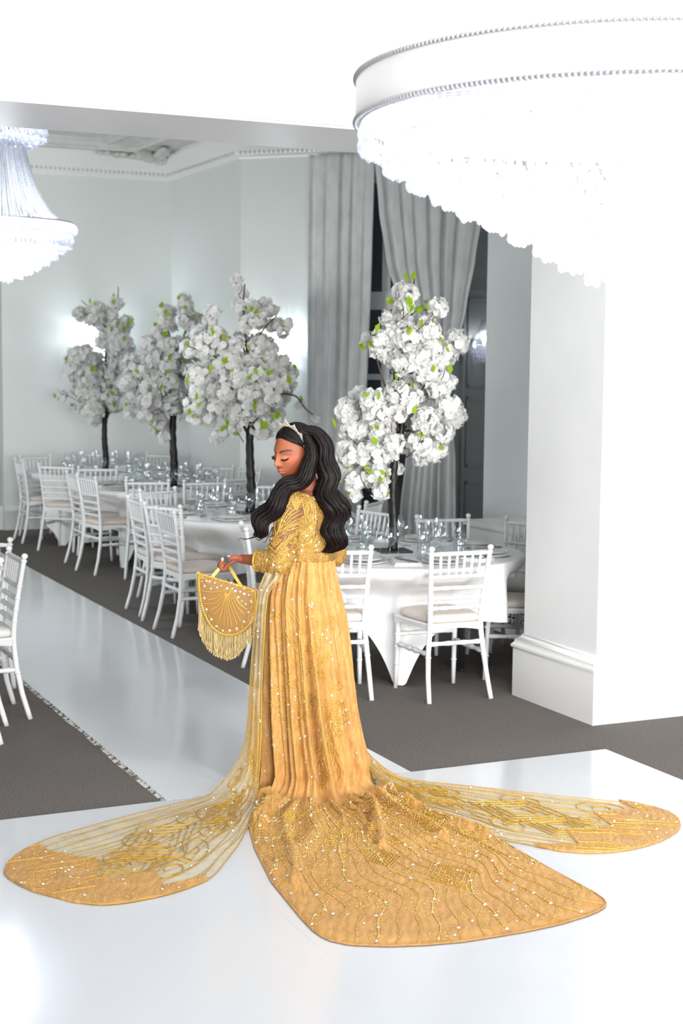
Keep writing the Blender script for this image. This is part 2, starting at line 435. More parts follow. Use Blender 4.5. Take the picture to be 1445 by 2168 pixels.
# ------------------------------------------------------------------ crystal materials
def crystal_mat(name, tint, gloss=0.3, clear=0.25):
    m = bpy.data.materials.new(name); m.use_nodes = True
    nt = m.node_tree; N = nt.nodes; L = nt.links
    N.remove(N['Principled BSDF'])
    tl = add(nt, 'ShaderNodeBsdfTranslucent'); tl.inputs[0].default_value = tint
    df = add(nt, 'ShaderNodeBsdfDiffuse'); df.inputs[0].default_value = tint
    gl = add(nt, 'ShaderNodeBsdfGlossy'); gl.inputs[1].default_value = 0.08; gl.inputs[0].default_value = (1, 1, 1, 1)
    tr = add(nt, 'ShaderNodeBsdfTransparent'); tr.inputs[0].default_value = (0.93, 0.95, 1.0, 1)
    m1 = add(nt, 'ShaderNodeMixShader'); m1.inputs[0].default_value = 0.5
    m2 = add(nt, 'ShaderNodeMixShader'); m2.inputs[0].default_value = gloss
    m3 = add(nt, 'ShaderNodeMixShader'); m3.inputs[0].default_value = clear
    L.new(tl.outputs[0], m1.inputs[1]); L.new(df.outputs[0], m1.inputs[2])
    L.new(m1.outputs[0], m2.inputs[1]); L.new(gl.outputs[0], m2.inputs[2])
    L.new(m2.outputs[0], m3.inputs[1]); L.new(tr.outputs[0], m3.inputs[2])
    L.new(m3.outputs[0], N['Material Output'].inputs[0])
    return m
M['crystal'] = crystal_mat('cut_crystal', (0.90, 0.92, 1.0, 1))
M['crystal_chain'] = crystal_mat('crystal_chain', (0.78, 0.80, 0.86, 1), 0.35, 0.12)
M['silver'] = mat('polished_silver', (0.82, 0.82, 0.84, 1), 0.22, 1.0)
M['chrome_bead'] = mat('chrome_beading', (0.50, 0.50, 0.53, 1), 0.3, 0.6)
M['bulb'] = bpy.data.materials.new('lit_bulb'); M['bulb'].use_nodes = True
_b = M['bulb'].node_tree.nodes['Principled BSDF']
_b.inputs['Emission Color'].default_value = (0.92, 0.96, 1.0, 1); _b.inputs['Emission Strength'].default_value = 40

def drop_mesh(name, r, h, k=6):
    mb = MB()
    mb.lathe([(0.0015, 0), (0.0035, -0.006), (r * 0.45, -h * 0.25), (r * 0.85, -h * 0.52), (r, -h * 0.72), (r * 0.7, -h * 0.9), (0.001, -h)], k)
    return mb.mesh(name, M['crystal'], smooth=False)
def bead_mesh(name, r, k=6):
    mb = MB(); mb.sphere((0, 0, 0), r, k, 4); return mb.mesh(name, M['crystal'], smooth=False)
def merged(mesh, places):
    """places: (x,y,z,scale,rot) -> joined copy"""
    co = np.array([v.co[:] for v in mesh.vertices]); F = [tuple(p.vertices) for p in mesh.polygons]
    mb = MB()
    for x, y, z, s, a in places:
        c, sn_ = math.cos(a), math.sin(a)
        V = np.stack([(co[:, 0] * c - co[:, 1] * sn_) * s + x, (co[:, 0] * sn_ + co[:, 1] * c) * s + y, co[:, 2] * s + z], 1)
        mb.add(V.tolist(), F)
    return mb
def tier_places(tiers, spacing, jit=0.3):
    P = []
    for r, z, n_rows in tiers:
        n = max(3, int(2 * PI * r / spacing))
        for q in range(n_rows):
            for i in range(n):
                a = 2 * PI * (i + 0.5 * q) / n + random.uniform(-1, 1) * jit / n
                P.append((r * math.cos(a), r * math.sin(a), z - 0.036 * q + random.uniform(-0.004, 0.004), random.uniform(0.85, 1.15), random.uniform(0, PI)))
    return P
def fixture_drops(par, mesh, places, cam_local, n_parts=300):
    places = sorted(places, key=lambda p: (p[0] - cam_local[0]) ** 2 + (p[1] - cam_local[1]) ** 2)
    for x, y, z, s, a in places[:n_parts]:
        o = link('crystal_drop', mesh, par); o.location = (x, y, z); o.scale = (s, s, s); o.rotation_euler = (0, 0, a)
    if places[n_parts:]:
        o = merged(mesh, places[n_parts:]).build('crystal_drops', M['crystal'], par, smooth=False); o['kind'] = 'stuff'

# ------------------------------------------------------------------ large chandelier over the dance floor
FC = (2.948, 4.144)
ch = empty('chandelier', (FC[0], FC[1], 0))
tag(ch, 'huge round crystal chandelier hanging in front of the white pillar', 'chandelier')
R0 = 0.895
mb = MB()
mb.lathe([(R0 - 0.02, 2.712), (R0, 2.705), (R0 + 0.004, 2.72), (R0 + 0.004, 2.835), (R0, 2.848), (R0 - 0.02, 2.842)], 96, cap=False)
mb.build('hoop', M['trim'], ch)
for nm, z, r in (('upper_beading', 2.846, 0.0085), ('lower_beading', 2.708, 0.0085)):
    mb = MB()
    for i in range(330):
        a = 2 * PI * i / 330; mb.sphere(((R0 + 0.006) * math.cos(a), (R0 + 0.006) * math.sin(a), z), r, 6, 4)
    o = mb.build(nm, M['chrome_bead'], ch); o['kind'] = 'stuff'
mb = MB()
for k in range(8):
    a = PI * k / 4; mb.tube([(0, 0, 2.86), (R0 * 0.98 * math.cos(a), R0 * 0.98 * math.sin(a), 2.83)], 0.008, 6)
mb.lathe([(0.05, 2.83), (0.06, 2.86), (0.03, 2.90)], 14); mb.build('spoke_frame', M['silver'], ch)
mb = MB(); mb.tube([(0, 0, 2.88), (0, 0, 4.06)], 0.0095, 8); mb.lathe([(0.09, 4.06), (0.09, 4.08), (0.05, 4.1)], 20); mb.build('rod', M['chrome_bead'], ch)
tiers = [(0.88, 2.702, 2), (0.80, 2.640, 2), (0.72, 2.590, 2), (0.64, 2.545, 2), (0.555, 2.500, 2), (0.47, 2.465, 2), (0.385, 2.420, 2), (0.30, 2.370, 2), (0.215, 2.325, 2), (0.13, 2.285, 2), (0.05, 2.255, 2)]
for r, z, q in tiers:
    mb = MB(); mb.tube([(r * math.cos(2 * PI * i / 48), r * math.sin(2 * PI * i / 48), z + 0.004) for i in range(49)], 0.004, 5); mb.build('tier_ring', M['silver'], ch)
dm = drop_mesh('crystal_drop', 0.0125, 0.052)
local = (-FC[0], -FC[1])
fixture_drops(ch, dm, tier_places(tiers, 0.036), local)
for k in range(6):
    a = PI * k / 3
    mb = MB(); mb.sphere((0.42 * math.cos(a), 0.42 * math.sin(a), 2.70), 0.028, 8, 6); mb.tube([(0.42 * math.cos(a), 0.42 * math.sin(a), 2.72), (0.42 * math.cos(a), 0.42 * math.sin(a), 2.84)], 0.012, 6)
    mb.build('bulb', M['bulb'], ch)
point_light('chandelier_light', (FC[0], FC[1], 2.66), 70, 0.12, (0.95, 0.97, 1.0))
point_light('chandelier_light_top', (FC[0], FC[1], 3.15), 45, 0.10, (0.95, 0.97, 1.0))
point_light('chandelier_light_low', (FC[0], FC[1], 2.46), 45, 0.06, (0.95, 0.97, 1.0))

# ------------------------------------------------------------------ basket chandelier in the back room
BC = (2.378, 11.022)
ch2 = empty('chandelier', (BC[0], BC[1], 0))
tag(ch2, 'basket chandelier with long crystal strands hanging in the back room at left', 'chandelier')
mb = MB()
mb.lathe([(0.50, 2.918), (0.525, 2.92), (0.545, 2.905), (0.552, 2.875), (0.545, 2.85), (0.525, 2.838), (0.50, 2.842)], 64, cap=False); mb.build('hoop', M['crystal_chain'], ch2)
mb = MB(); mb.tube([(0.522 * math.cos(2 * PI * i / 64), 0.522 * math.sin(2 * PI * i / 64), 2.924) for i in range(65)], 0.006, 6); mb.build('hoop_rim', M['chrome_bead'], ch2)
prof = [(0.165, 3.50), (0.185, 3.44), (0.205, 3.36), (0.232, 3.27), (0.265, 3.17), (0.31, 3.08), (0.365, 3.00), (0.43, 2.945), (0.505, 2.915)]
def lerp_prof(t):
    x = t * (len(prof) - 1); i = min(int(x), len(prof) - 2); f = x - i
    return prof[i][0] * (1 - f) + prof[i + 1][0] * f, prof[i][1] * (1 - f) + prof[i + 1][1] * f
mb = MB()
pts = [lerp_prof(i / 80) for i in range(81)]
mb.tube([(r, 0, z) for r, z in pts], [0.0075 if i % 2 else 0.003 for i in range(81)], 5)
sm = mb.mesh('bead_strand', M['crystal_chain'])
for k in range(84):
    o = link('bead_strand', sm, ch2); o.rotation_euler = (0, 0, 2 * PI * (k + (0.22 if k % 3 == 1 else 0)) / 84)
t2 = [(0.335, 3.66, 2), (0.335, 3.60, 2), (0.29, 3.575, 2), (0.24, 3.55, 2), (0.19, 3.53, 2)] + [(0.515, 2.84, 2), (0.46, 2.80, 2), (0.40, 2.755, 2), (0.34, 2.715, 2), (0.28, 2.68, 2), (0.22, 2.645, 2), (0.15, 2.615, 2), (0.08, 2.59, 2), (0.03, 2.57, 1)]
dm2 = drop_mesh('crystal_drop', 0.013, 0.055)
fixture_drops(ch2, dm2, tier_places(t2, 0.033), (-BC[0], -BC[1]))
mb = MB(); mb.lathe([(0.34, 3.665), (0.35, 3.67), (0.35, 3.70), (0.34, 3.705)], 48, cap=False); mb.tube([(0, 0, 3.3), (0, 0, 4.33)], 0.01, 6); mb.lathe([(0.15, 3.50), (0.165, 3.51), (0.16, 3.535)], 32); mb.build('crown_frame', M['silver'], ch2)
for k in range(5):
    a = 2 * PI * k / 5
    mb = MB(); mb.sphere((0.26 * math.cos(a), 0.26 * math.sin(a), 2.84), 0.025, 8, 6); mb.build('bulb', M['bulb'], ch2)
point_light('basket_light', (BC[0], BC[1], 2.76), 78, 0.08, (0.88, 0.94, 1.0))
point_light('basket_light_top', (BC[0], BC[1], 3.60), 26, 0.07, (0.88, 0.94, 1.0))

# ------------------------------------------------------------------ crystal wall sconces
def sconce(x, y, z, face, label, watts=26):
    f = Vector((face[0], face[1], 0)).normalized(); rz = math.atan2(f.y, f.x) - PI / 2      # local +y points away from the wall
    s = empty('wall_sconce', (x, y, z), rz)
    tag(s, label, 'wall lamp', 'crystal wall sconces')
    mb = MB(); mb.lathe([(0.07, 0), (0.075, 0.01), (0.05, 0.02), (0.0, 0.025)], 16, Matrix.Rotation(-PI / 2, 4, 'X')); mb.build('back_plate', M['silver'], s)
    mb = MB(); mb.tube([(0, 0.01, 0), (0, 0.09, 0.02), (0, 0.13, 0.10)], 0.008, 6); mb.build('arm', M['silver'], s)
    mb = MB(); mb.lathe([(0.125, -0.005), (0.135, 0), (0.125, 0.012)], 24, Matrix.Translation((0, 0.13, 0)), cap=False); mb.build('hoop', M['crystal_chain'], s)
    mb = MB()
    mb.tube([(0.035 + 0.10 * (i / 24) ** 1.7, 0, 0.26 - 0.25 * (i / 24)) for i in range(25)], [0.006 if i % 2 else 0.0025 for i in range(25)], 5)
    stm = mb.mesh('bead_strand', M['crystal_chain'])
    for k in range(22):
        o = link('bead_strand', stm, s); o.location = (0, 0.13, 0); o.rotation_euler = (0, 0, 2 * PI * k / 22)
    P = tier_places([(0.128, -0.008, 2), (0.095, -0.05, 2), (0.06, -0.085, 2), (0.025, -0.12, 1)], 0.03)
    o = merged(dm2, P); o = o.build('crystal_drops', M['crystal'], s, smooth=False); o.location = (0, 0.13, 0); o['kind'] = 'stuff'
    mb = MB(); mb.sphere((0, 0.13, 0.07), 0.03, 8, 6); mb.tube([(0, 0.13, 0.0), (0, 0.13, 0.05)], 0.012, 6); mb.build('bulb', M['bulb'], s)
    p = Vector((x, y, z)) + f * 0.13
    point_light('sconce_light', (p.x, p.y, z - 0.03), watts, 0.035, (0.86, 0.96, 1.0))
sconce(4.82, YA, 2.19, (0, -1), 'crystal wall lamp glowing behind the leftmost blossom tree')
sx_, sy_ = bay(0.46)
sconce(sx_, sy_, 2.14, (-s2, -s2), 'crystal wall lamp glowing behind the third blossom tree, left of the curtains')
q = shut(0.30, 0.02)
sconce(q[0], q[1], 2.14, (sn.x, sn.y), 'crystal wall lamp on the grey panelled wall, half hidden at the pillar', 0.2)

# ------------------------------------------------------------------ curtains
M['curtain'] = noise_colour(mat('damask_curtain', (0.56, 0.58, 0.575, 1), 0.75, spec=0.25, sheen=0.3), (0.66, 0.675, 0.67, 1), (0.74, 0.755, 0.75, 1), 9, 6, lo=0.4, hi=0.6, stretch=(1, 1, 0.5), bump=0.12)
def interp(tab, z):
    for (z0, *a), (z1, *b_) in zip(tab[:-1], tab[1:]):
        if z1 <= z <= z0:
            f = (z0 - z) / (z0 - z1); f = f * f * (3 - 2 * f) * 0.5 + f * 0.5
            return [p * (1 - f) + q * f for p, q in zip(a, b_)]
    return list(tab[-1][1:]) if z < tab[-1][0] else list(tab[0][1:])
def curtain(name, tab, folds, label, seed, lining=True):
    rows = []; nz_, nx = 60, folds * 14
    for i in range(nz_ + 1):
        z = tab[0][0] + (tab[-1][0] - tab[0][0]) * i / nz_
        t0, t1, amp, out = interp(tab, z)
        r = []
        for j in range(nx + 1):
            s = j / nx
            w = s + 0.018 * math.sin(7 * s + seed) + 0.010 * math.sin(17 * s + 2 * seed)
            ph = 2 * PI * folds * w
            a = amp * (0.75 + 0.35 * math.sin(3.1 * s * PI + seed * 2))
            top = max(0.0, min(1.0, (z - 3.55) / 0.5))                   # pinch pleats at the heading
            o = out + a * math.cos(ph) * (1 - 0.45 * top) + 0.3 * a * math.cos(2 * ph + 1 + z * 0.6) + 0.012 * noise.noise((s * 9, z * 1.1, seed))
            t = t0 + (t1 - t0) * (s + 0.35 / folds / 2 / PI * math.sin(2 * ph) * (1 - top))
            x, y = bay(t, o); r.append((x, y, z))
        rows.append(r)
    mb = MB(); mb.grid(rows)
    o = mb.build(name, M['curtain'])
    md = o.modifiers.new('thickness', 'SOLIDIFY'); md.thickness = 0.006
    tag(o, label, 'curtain')
    return o
curtain('curtain', [(4.06, 0.835, 1.545, 0.022, 0.17), (3.0, 0.83, 1.53, 0.030, 0.18), (2.0, 0.835, 1.50, 0.034, 0.18), (1.0, 0.83, 1.46, 0.038, 0.18), (0.015, 0.82, 1.42, 0.042, 0.18)], 5,
        'straight pale grey damask curtain left of the dark window', 1.3)
curtain('curtain', [(4.06, 1.545, 2.72, 0.024, 0.17), (3.5, 1.61, 2.70, 0.028, 0.18), (3.0, 1.70, 2.63, 0.033, 0.20), (2.5, 1.86, 2.55, 0.036, 0.22), (2.1, 2.02, 2.46, 0.034, 0.23), (1.8, 2.13, 2.38, 0.03, 0.23),
                    (1.5, 2.08, 2.40, 0.045, 0.23), (1.0, 1.95, 2.46, 0.055, 0.22), (0.4, 1.89, 2.47, 0.045, 0.21), (0.015, 1.87, 2.48, 0.045, 0.21)], 7,
        'pale grey damask curtain tied back to the right of the dark window', 4.1)
mb = MB()
a_, b2 = [], []
for i in range(25):
    an = 2 * PI * i / 24
    t = 2.255 + 0.15 * math.cos(an); o_ = 0.225 + 0.085 * math.sin(an)
    x, y = bay(t, o_); a_.append((x, y, 1.86 - 0.02 * math.cos(an))); b2.append((x, y, 1.79 - 0.02 * math.cos(an)))
mb.grid([a_, b2]); o = mb.build('curtain_tieback', M['curtain']); md = o.modifiers.new('thickness', 'SOLIDIFY'); md.thickness = 0.008
tag(o, 'grey fabric band holding the right curtain back', 'tieback')
# ------------------------------------------------------------------ chairs
M['chair'] = mat('white_chair_paint', (0.84, 0.85, 0.85, 1), 0.32)
M['cushion'] = noise_colour(mat('ivory_seat_pad', (0.72, 0.64, 0.57, 1), 0.6, sheen=0.1), (0.70, 0.625, 0.56, 1), (0.74, 0.665, 0.60, 1), 14, bump=0.05)
M['cushion_white'] = noise_colour(mat('white_seat_pad', (0.80, 0.79, 0.77, 1), 0.6, sheen=0.1), (0.78, 0.77, 0.75, 1), (0.82, 0.81, 0.79, 1), 14, bump=0.05)
def turned(a, b, r=0.0105, collars=(0.12, 0.5, 0.88), k=8, bead=1.55, belly=0.0):
    """a turned rail from a to b with small bead collars"""
    a, b = Vector(a), Vector(b); L = (b - a).length
    prof = []
    for c in sorted(collars):
        w = 0.011 / L
        prof += [(c - 2.2 * w, 1.0), (c - 1.5 * w, bead * 0.9), (c - 0.8 * w, 1.05), (c, bead), (c + 0.8 * w, 1.05), (c + 1.5 * w, bead * 0.9), (c + 2.2 * w, 1.0)]
    prof = [(0.0, 0.9)] + [p for p in prof if 0.01 < p[0] < 0.99] + [(1.0, 0.9)]
    zax = (b - a).normalized(); R = zax.to_track_quat('Z', 'Y').to_matrix().to_4x4(); R.translation = a
    return MB().lathe([(r * (s + belly * math.sin(PI * t)), t * L) for t, s in prof], k, R)
def make_chair():
    root = empty('chiavari_chair')
    m = M['chair']
    for s in (-1, 1):
        ctrl = [(s * 0.200, -0.262, 0.0), (s * 0.190, -0.222, 0.14), (s * 0.178, -0.196, 0.28), (s * 0.166, -0.185, 0.40), (s * 0.163, -0.184, 0.46), (s * 0.168, -0.192, 0.56), (s * 0.177, -0.212, 0.70), (s * 0.189, -0.240, 0.872)]
        pts = []; rad = []
        for i in range(len(ctrl) - 1):
            a, b = Vector(ctrl[i]), Vector(ctrl[i + 1])
            for q in range(4):
                f = q / 4; pts.append(a.lerp(b, f))
        pts.append(Vector(ctrl[-1]))
        rad = [0.0165 - 0.0025 * abs(p.z - 0.42) / 0.45 for p in pts]
        mb = MB(); mb.tube(pts, rad, 8)
        for z in (0.255, 0.33, 0.54, 0.60, 0.66, 0.725, 0.862):
            j = min(range(len(pts) - 1), key=lambda i_: abs(pts[i_].z - z))
            f = (z - pts[j].z) / (pts[j + 1].z - pts[j].z); c = pts[j].lerp(pts[j + 1], f); dd = (pts[j + 1] - pts[j]).normalized()
            mb.tube([c - dd * 0.006, c - dd * 0.003, c + dd * 0.003, c + dd * 0.006], [0.014, 0.0185, 0.0185, 0.014], 8, cap=False)
        c = pts[-1]; mb.sphere(c + Vector((0, -0.003, 0.016)), (0.0185, 0.0185, 0.0165), 10, 7)
        mb.build('rear_leg', m, root)
        mb = MB(); mb.tube([(s * 0.195, 0.205, 0.0), (s * 0.192, 0.198, 0.12), (s * 0.190, 0.192, 0.25), (s * 0.188, 0.186, 0.41)], [0.0125, 0.0145, 0.0155, 0.0165], 8)
        for z in (0.15, 0.255, 0.33):
            mb.tube([(s * 0.191, 0.195, z - 0.006), (s * 0.191, 0.195, z - 0.003), (s * 0.191, 0.195, z + 0.003), (s * 0.191, 0.195, z + 0.006)], [0.0145, 0.0185, 0.0185, 0.0145], 8, cap=False)
        mb.build('front_leg', m, root)
    yb = lambda z: -0.185 - 0.055 * max(0, (z - 0.46)) / 0.41 * (0.6 + 0.4 * (z - 0.46) / 0.41)
    xb = lambda z: 0.163 + 0.026 * (z - 0.46) / 0.41
    turned((-xb(0.857), yb(0.857), 0.857), (xb(0.857), yb(0.857), 0.857), 0.012, (0.165, 0.31, 0.445, 0.575, 0.71, 0.845), bead=1.3).build('top_rail', m, root)
    for z in (0.722, 0.655, 0.597, 0.538):
        cs = (0.165, 0.31, 0.445, 0.575, 0.71, 0.845) if z > 0.7 else (0.06, 0.27, 0.5, 0.73, 0.94)
        turned((-xb(z), yb(z), z), (xb(z), yb(z), z), 0.0105, cs, bead=1.5).build('back_rail', m, root)
    for t in (0.165, 0.31, 0.445, 0.575, 0.71, 0.845):
        a, b = 0.722, 0.857
        turned((-xb(a) + 2 * xb(a) * t, yb(a), a), (-xb(b) + 2 * xb(b) * t, yb(b), b), 0.0068, (0.3, 0.68), k=6, bead=1.6, belly=0.15).build('spindle', m, root)
    # seat frame: a rounded trapezoid ring with arched aprons
    def seat_outline(g, n=9):
        P = []
        cr = [(-0.163 - g, -0.187 - g), (0.163 + g, -0.187 - g), (0.200 + g, 0.198 + g), (-0.200 - g, 0.198 + g)]
        for i in range(4):
            a, b = cr[i], cr[(i + 1) % 4]
            for q in range(n):
                t = q / n; bul = 0.012 * math.sin(PI * t)
                nx_, ny_ = (b[1] - a[1]), -(b[0] - a[0]); l = math.hypot(nx_, ny_)
                P.append((a[0] + (b[0] - a[0]) * t + nx_ / l * bul, a[1] + (b[1] - a[1]) * t + ny_ / l * bul, t))
        return P
    O = seat_outline(0.006); mb = MB()
    rows = [[(x, y, 0.398 + 0.022 * math.sin(PI * t)) for x, y, t in O], [(x * 1.012, y * 1.012, 0.436) for x, y, t in O], [(x * 1.02, y * 1.02, 0.44) for x, y, t in O], [(x, y, 0.449) for x, y, t in O], [(x * 0.3, y * 0.3, 0.449) for x, y, t in O], [(x * 0.3, y * 0.3, 0.438) for x, y, t in O], [(x * 0.93, y * 0.93, 0.43) for x, y, t in O], [(x * 0.93, y * 0.93, 0.402 + 0.022 * math.sin(PI * t)) for x, y, t in O]]
    rows.append(rows[0]); mb.grid([r[::-1] for r in rows], closed=True); mb.build('seat_frame', m, root, sharp=45)
    O = seat_outline(-0.004, 10); mb = MB(); rows = []
    def soft(x, y):                                   # rounded corners for the pad
        r = math.hypot(x / 0.20, y / 0.20); return min(1.0, 1.22 / max(r, 1e-6))
    for s_, z in ((0.30, 0.4495), (0.93, 0.450), (0.985, 0.458), (1.0, 0.470), (0.985, 0.483), (0.93, 0.493), (0.75, 0.499), (0.45, 0.503), (0.1, 0.504)):
        rows.append([(x * s_ * soft(x, y), y * s_ * soft(x, y), z) for x, y, t in O])
    mb.grid([r[::-1] for r in rows], closed=True); nC = len(O); mb.add(rows[-1], [tuple(range(nC))]); mb.build('cushion', M['cushion'], root)
    turned((-0.174, -0.191, 0.330), (0.174, -0.191, 0.330), 0.0125, (0.1, 0.36, 0.64, 0.9), bead=1.35).build('stretcher', m, root)
    for s in (-1, 1):
        turned((s * 0.176, -0.197, 0.272), (s * 0.191, 0.193, 0.272), 0.0125, (0.12, 0.4, 0.6, 0.88), bead=1.4, belly=0.1).build('stretcher', m, root)
    turned((-0.190, 0.193, 0.330), (0.190, 0.193, 0.330), 0.0125, (0.1, 0.36, 0.64, 0.9), bead=1.35).build('stretcher', m, root)
    return root
CHAIR = make_chair()
first_chair = [True]
def chair(x, y, fx, fy, label, group, leg=True):
    """x, y: middle of the two rear feet; (fx, fy) the way the chair faces"""
    f = Vector((fx, fy)).normalized()
    if first_chair[0]: c = CHAIR; first_chair[0] = False
    else: c = copy_tree(CHAIR)
    c.location = (x + f.x * 0.262, y + f.y * 0.262, 0.0)
    c.rotation_euler = (0, 0, math.atan2(f.y, f.x) - PI / 2)
    tag(c, label, 'chair', group)
    return c
def recolour(c, name, m):
    for ch_ in c.children:
        if ch_.name.split('.')[0] == name:
            ch_.data = ch_.data.copy(); ch_.data.materials[0] = m

G4 = 'white chairs around the nearest table'
chair(4.225, 7.462, 0.03, 1, 'white chiavari chair with its whole back to us, nearest the pillar', G4)
chair(3.570, 7.735, 0.30, 0.95, 'white chiavari chair right behind the gold gown, half hidden by its skirt', G4)
chair(5.02, 9.17, -0.15, -0.99, 'white chiavari chair across the nearest table, right of the black trunk, before the curtain', G4)
chair(4.82, 9.78, -0.97, -0.22, 'white chiavari chair turned sideways beyond the nearest table, left of the black trunk', G4)
chair(5.475, 8.73, -0.90, -0.45, 'white chiavari chair behind the pillar edge, back rails seen slanted above table top', G4)
chair(5.16, 7.86, -0.85, 0.52, 'white chiavari chair with its seat peeping out low beside the pillar', G4)
chair(3.47, 9.03, 0.96, -0.28, 'white chiavari chair behind the gold bag, seen from the side', G4)
G3 = 'white chairs around the second nearest table'
chair(3.325, 10.19, 1, 0.02, 'white chiavari chair just left of the gold bag, nearest of the aisle row', G3)
chair(3.435, 10.58, 0.90, 0.42, 'white chiavari chair slightly turned, second of the aisle row left of bag', G3)
chair(3.395, 11.15, 1, -0.03, 'white chiavari chair third of the aisle row left of the bag', G3)
chair(3.85, 11.97, 0.38, -0.92, 'white chiavari chair behind the aisle row, back top showing above the others', G3)
chair(5.02, 12.15, -0.45, -0.88, 'white chiavari chair far side of table beneath third tree, left of the woman', G3)
chair(5.12, 10.40, -0.7, 0.7, 'white chiavari chair hidden by the black trunk of the nearest tree', G3)
G2 = 'white chairs around the table of the second tree'
chair(3.645, 13.45, 1, 0.18, 'white chiavari chair with ivory seat by the runner, left of the second tree', G2)
chair(3.66, 14.02, 1, 0.02, 'white chiavari chair tucked behind its neighbour by the runner, below the first tree', G2)
chair(4.06, 12.87, 0.3, 0.95, 'white chiavari chair with its back to us, below trunk of second tree', G2)
chair(4.53, 12.66, 0.08, 1, 'white chiavari chair with its back to us, between second and third trunks', G2)
chair(4.93, 12.95, -0.3, 0.95, 'white chiavari chair with back to us, just left of the third trunk', G2)
chair(5.30, 14.52, -0.45, -0.88, 'white chiavari chair against the far wall between second and third trunks', G2)
chair(5.48, 13.95, -1, -0.2, 'white chiavari chair beyond the third trunk, at the return of the wall', G2)
G1 = 'white chairs around the farthest table'
chair(3.63, 16.12, 1, 0.0, 'white chiavari chair at far left, seen edge on', G1)
chair(3.79, 15.12, 0.66, 0.75, 'white chiavari chair with back to us at far left beside the runner', G1)
chair(4.11, 14.67, 0.28, 0.96, 'white chiavari chair with its back to us below the first tree', G1)
chair(3.96, 16.72, 0.3, -0.95, 'white chiavari chair farthest back at left, before the skirting', G1)
chair(4.75, 17.02, -0.1, -1, 'white chiavari chair against the far wall, right of the first trunk', G1)
chair(5.42, 16.66, -0.8, -0.6, 'white chiavari chair in the far corner behind the second tree', G1)
G0 = 'white chairs at the left edge'
for args in ((1.852, 8.175, -1, 0.0, 'white chiavari chair cut by left edge, back seen edge on, nearest carpet', G0),
             (1.645, 7.68, -0.96, 0.28, 'white chiavari chair of which only one stile shows at left edge', G0),
             (1.765, 8.865, -0.42, -0.91, 'white chiavari chair at left edge with top rail and spindles facing us', G0)):
    recolour(chair(*args), 'cushion', M['cushion_white'])

# ------------------------------------------------------------------ tables and cloths
M['cloth'] = noise_colour(mat('white_table_linen', (0.84, 0.845, 0.85, 1), 0.7, spec=0.2, sheen=0.15), (0.83, 0.835, 0.84, 1), (0.86, 0.865, 0.87, 1), 120, bump=0.04)
M['table'] = mat('dark_table_metal', (0.02, 0.02, 0.021, 1), 0.5)
M['plate'] = mat('cream_china', (0.80, 0.80, 0.775, 1), 0.16, coat=0.3)
M['napkin'] = noise_colour(mat('white_napkin', (0.83, 0.84, 0.85, 1), 0.75), (0.82, 0.83, 0.84, 1), (0.85, 0.86, 0.87, 1), 90, bump=0.05)
M['steel'] = mat('cutlery_steel', (0.42, 0.42, 0.44, 1), 0.2, 1.0)
gm = bpy.data.materials.new('clear_glass'); gm.use_nodes = True
nt = gm.node_tree; N_ = nt.nodes; N_.remove(N_['Principled BSDF'])
lw = add(nt, 'ShaderNodeLayerWeight'); lw.inputs[0].default_value = 0.16
tr = add(nt, 'ShaderNodeBsdfTransparent'); tr.inputs[0].default_value = (0.982, 0.988, 0.992, 1)
gl = add(nt, 'ShaderNodeBsdfGlossy'); gl.inputs[1].default_value = 0.02; gl.inputs[0].default_value = (0.9, 0.95, 0.97, 1)
mx = add(nt, 'ShaderNodeMixShader'); mt = add(nt, 'ShaderNodeMath', operation='MULTIPLY_ADD'); mt.inputs[1].default_value = 0.75; mt.inputs[2].default_value = 0.075
nt.links.new(lw.outputs['Facing'], mt.inputs[0]); nt.links.new(mt.outputs[0], mx.inputs[0])
nt.links.new(tr.outputs[0], mx.inputs[1]); nt.links.new(gl.outputs[0], mx.inputs[2]); nt.links.new(mx.outputs[0], N_['Material Output'].inputs[0])
M['glass'] = gm

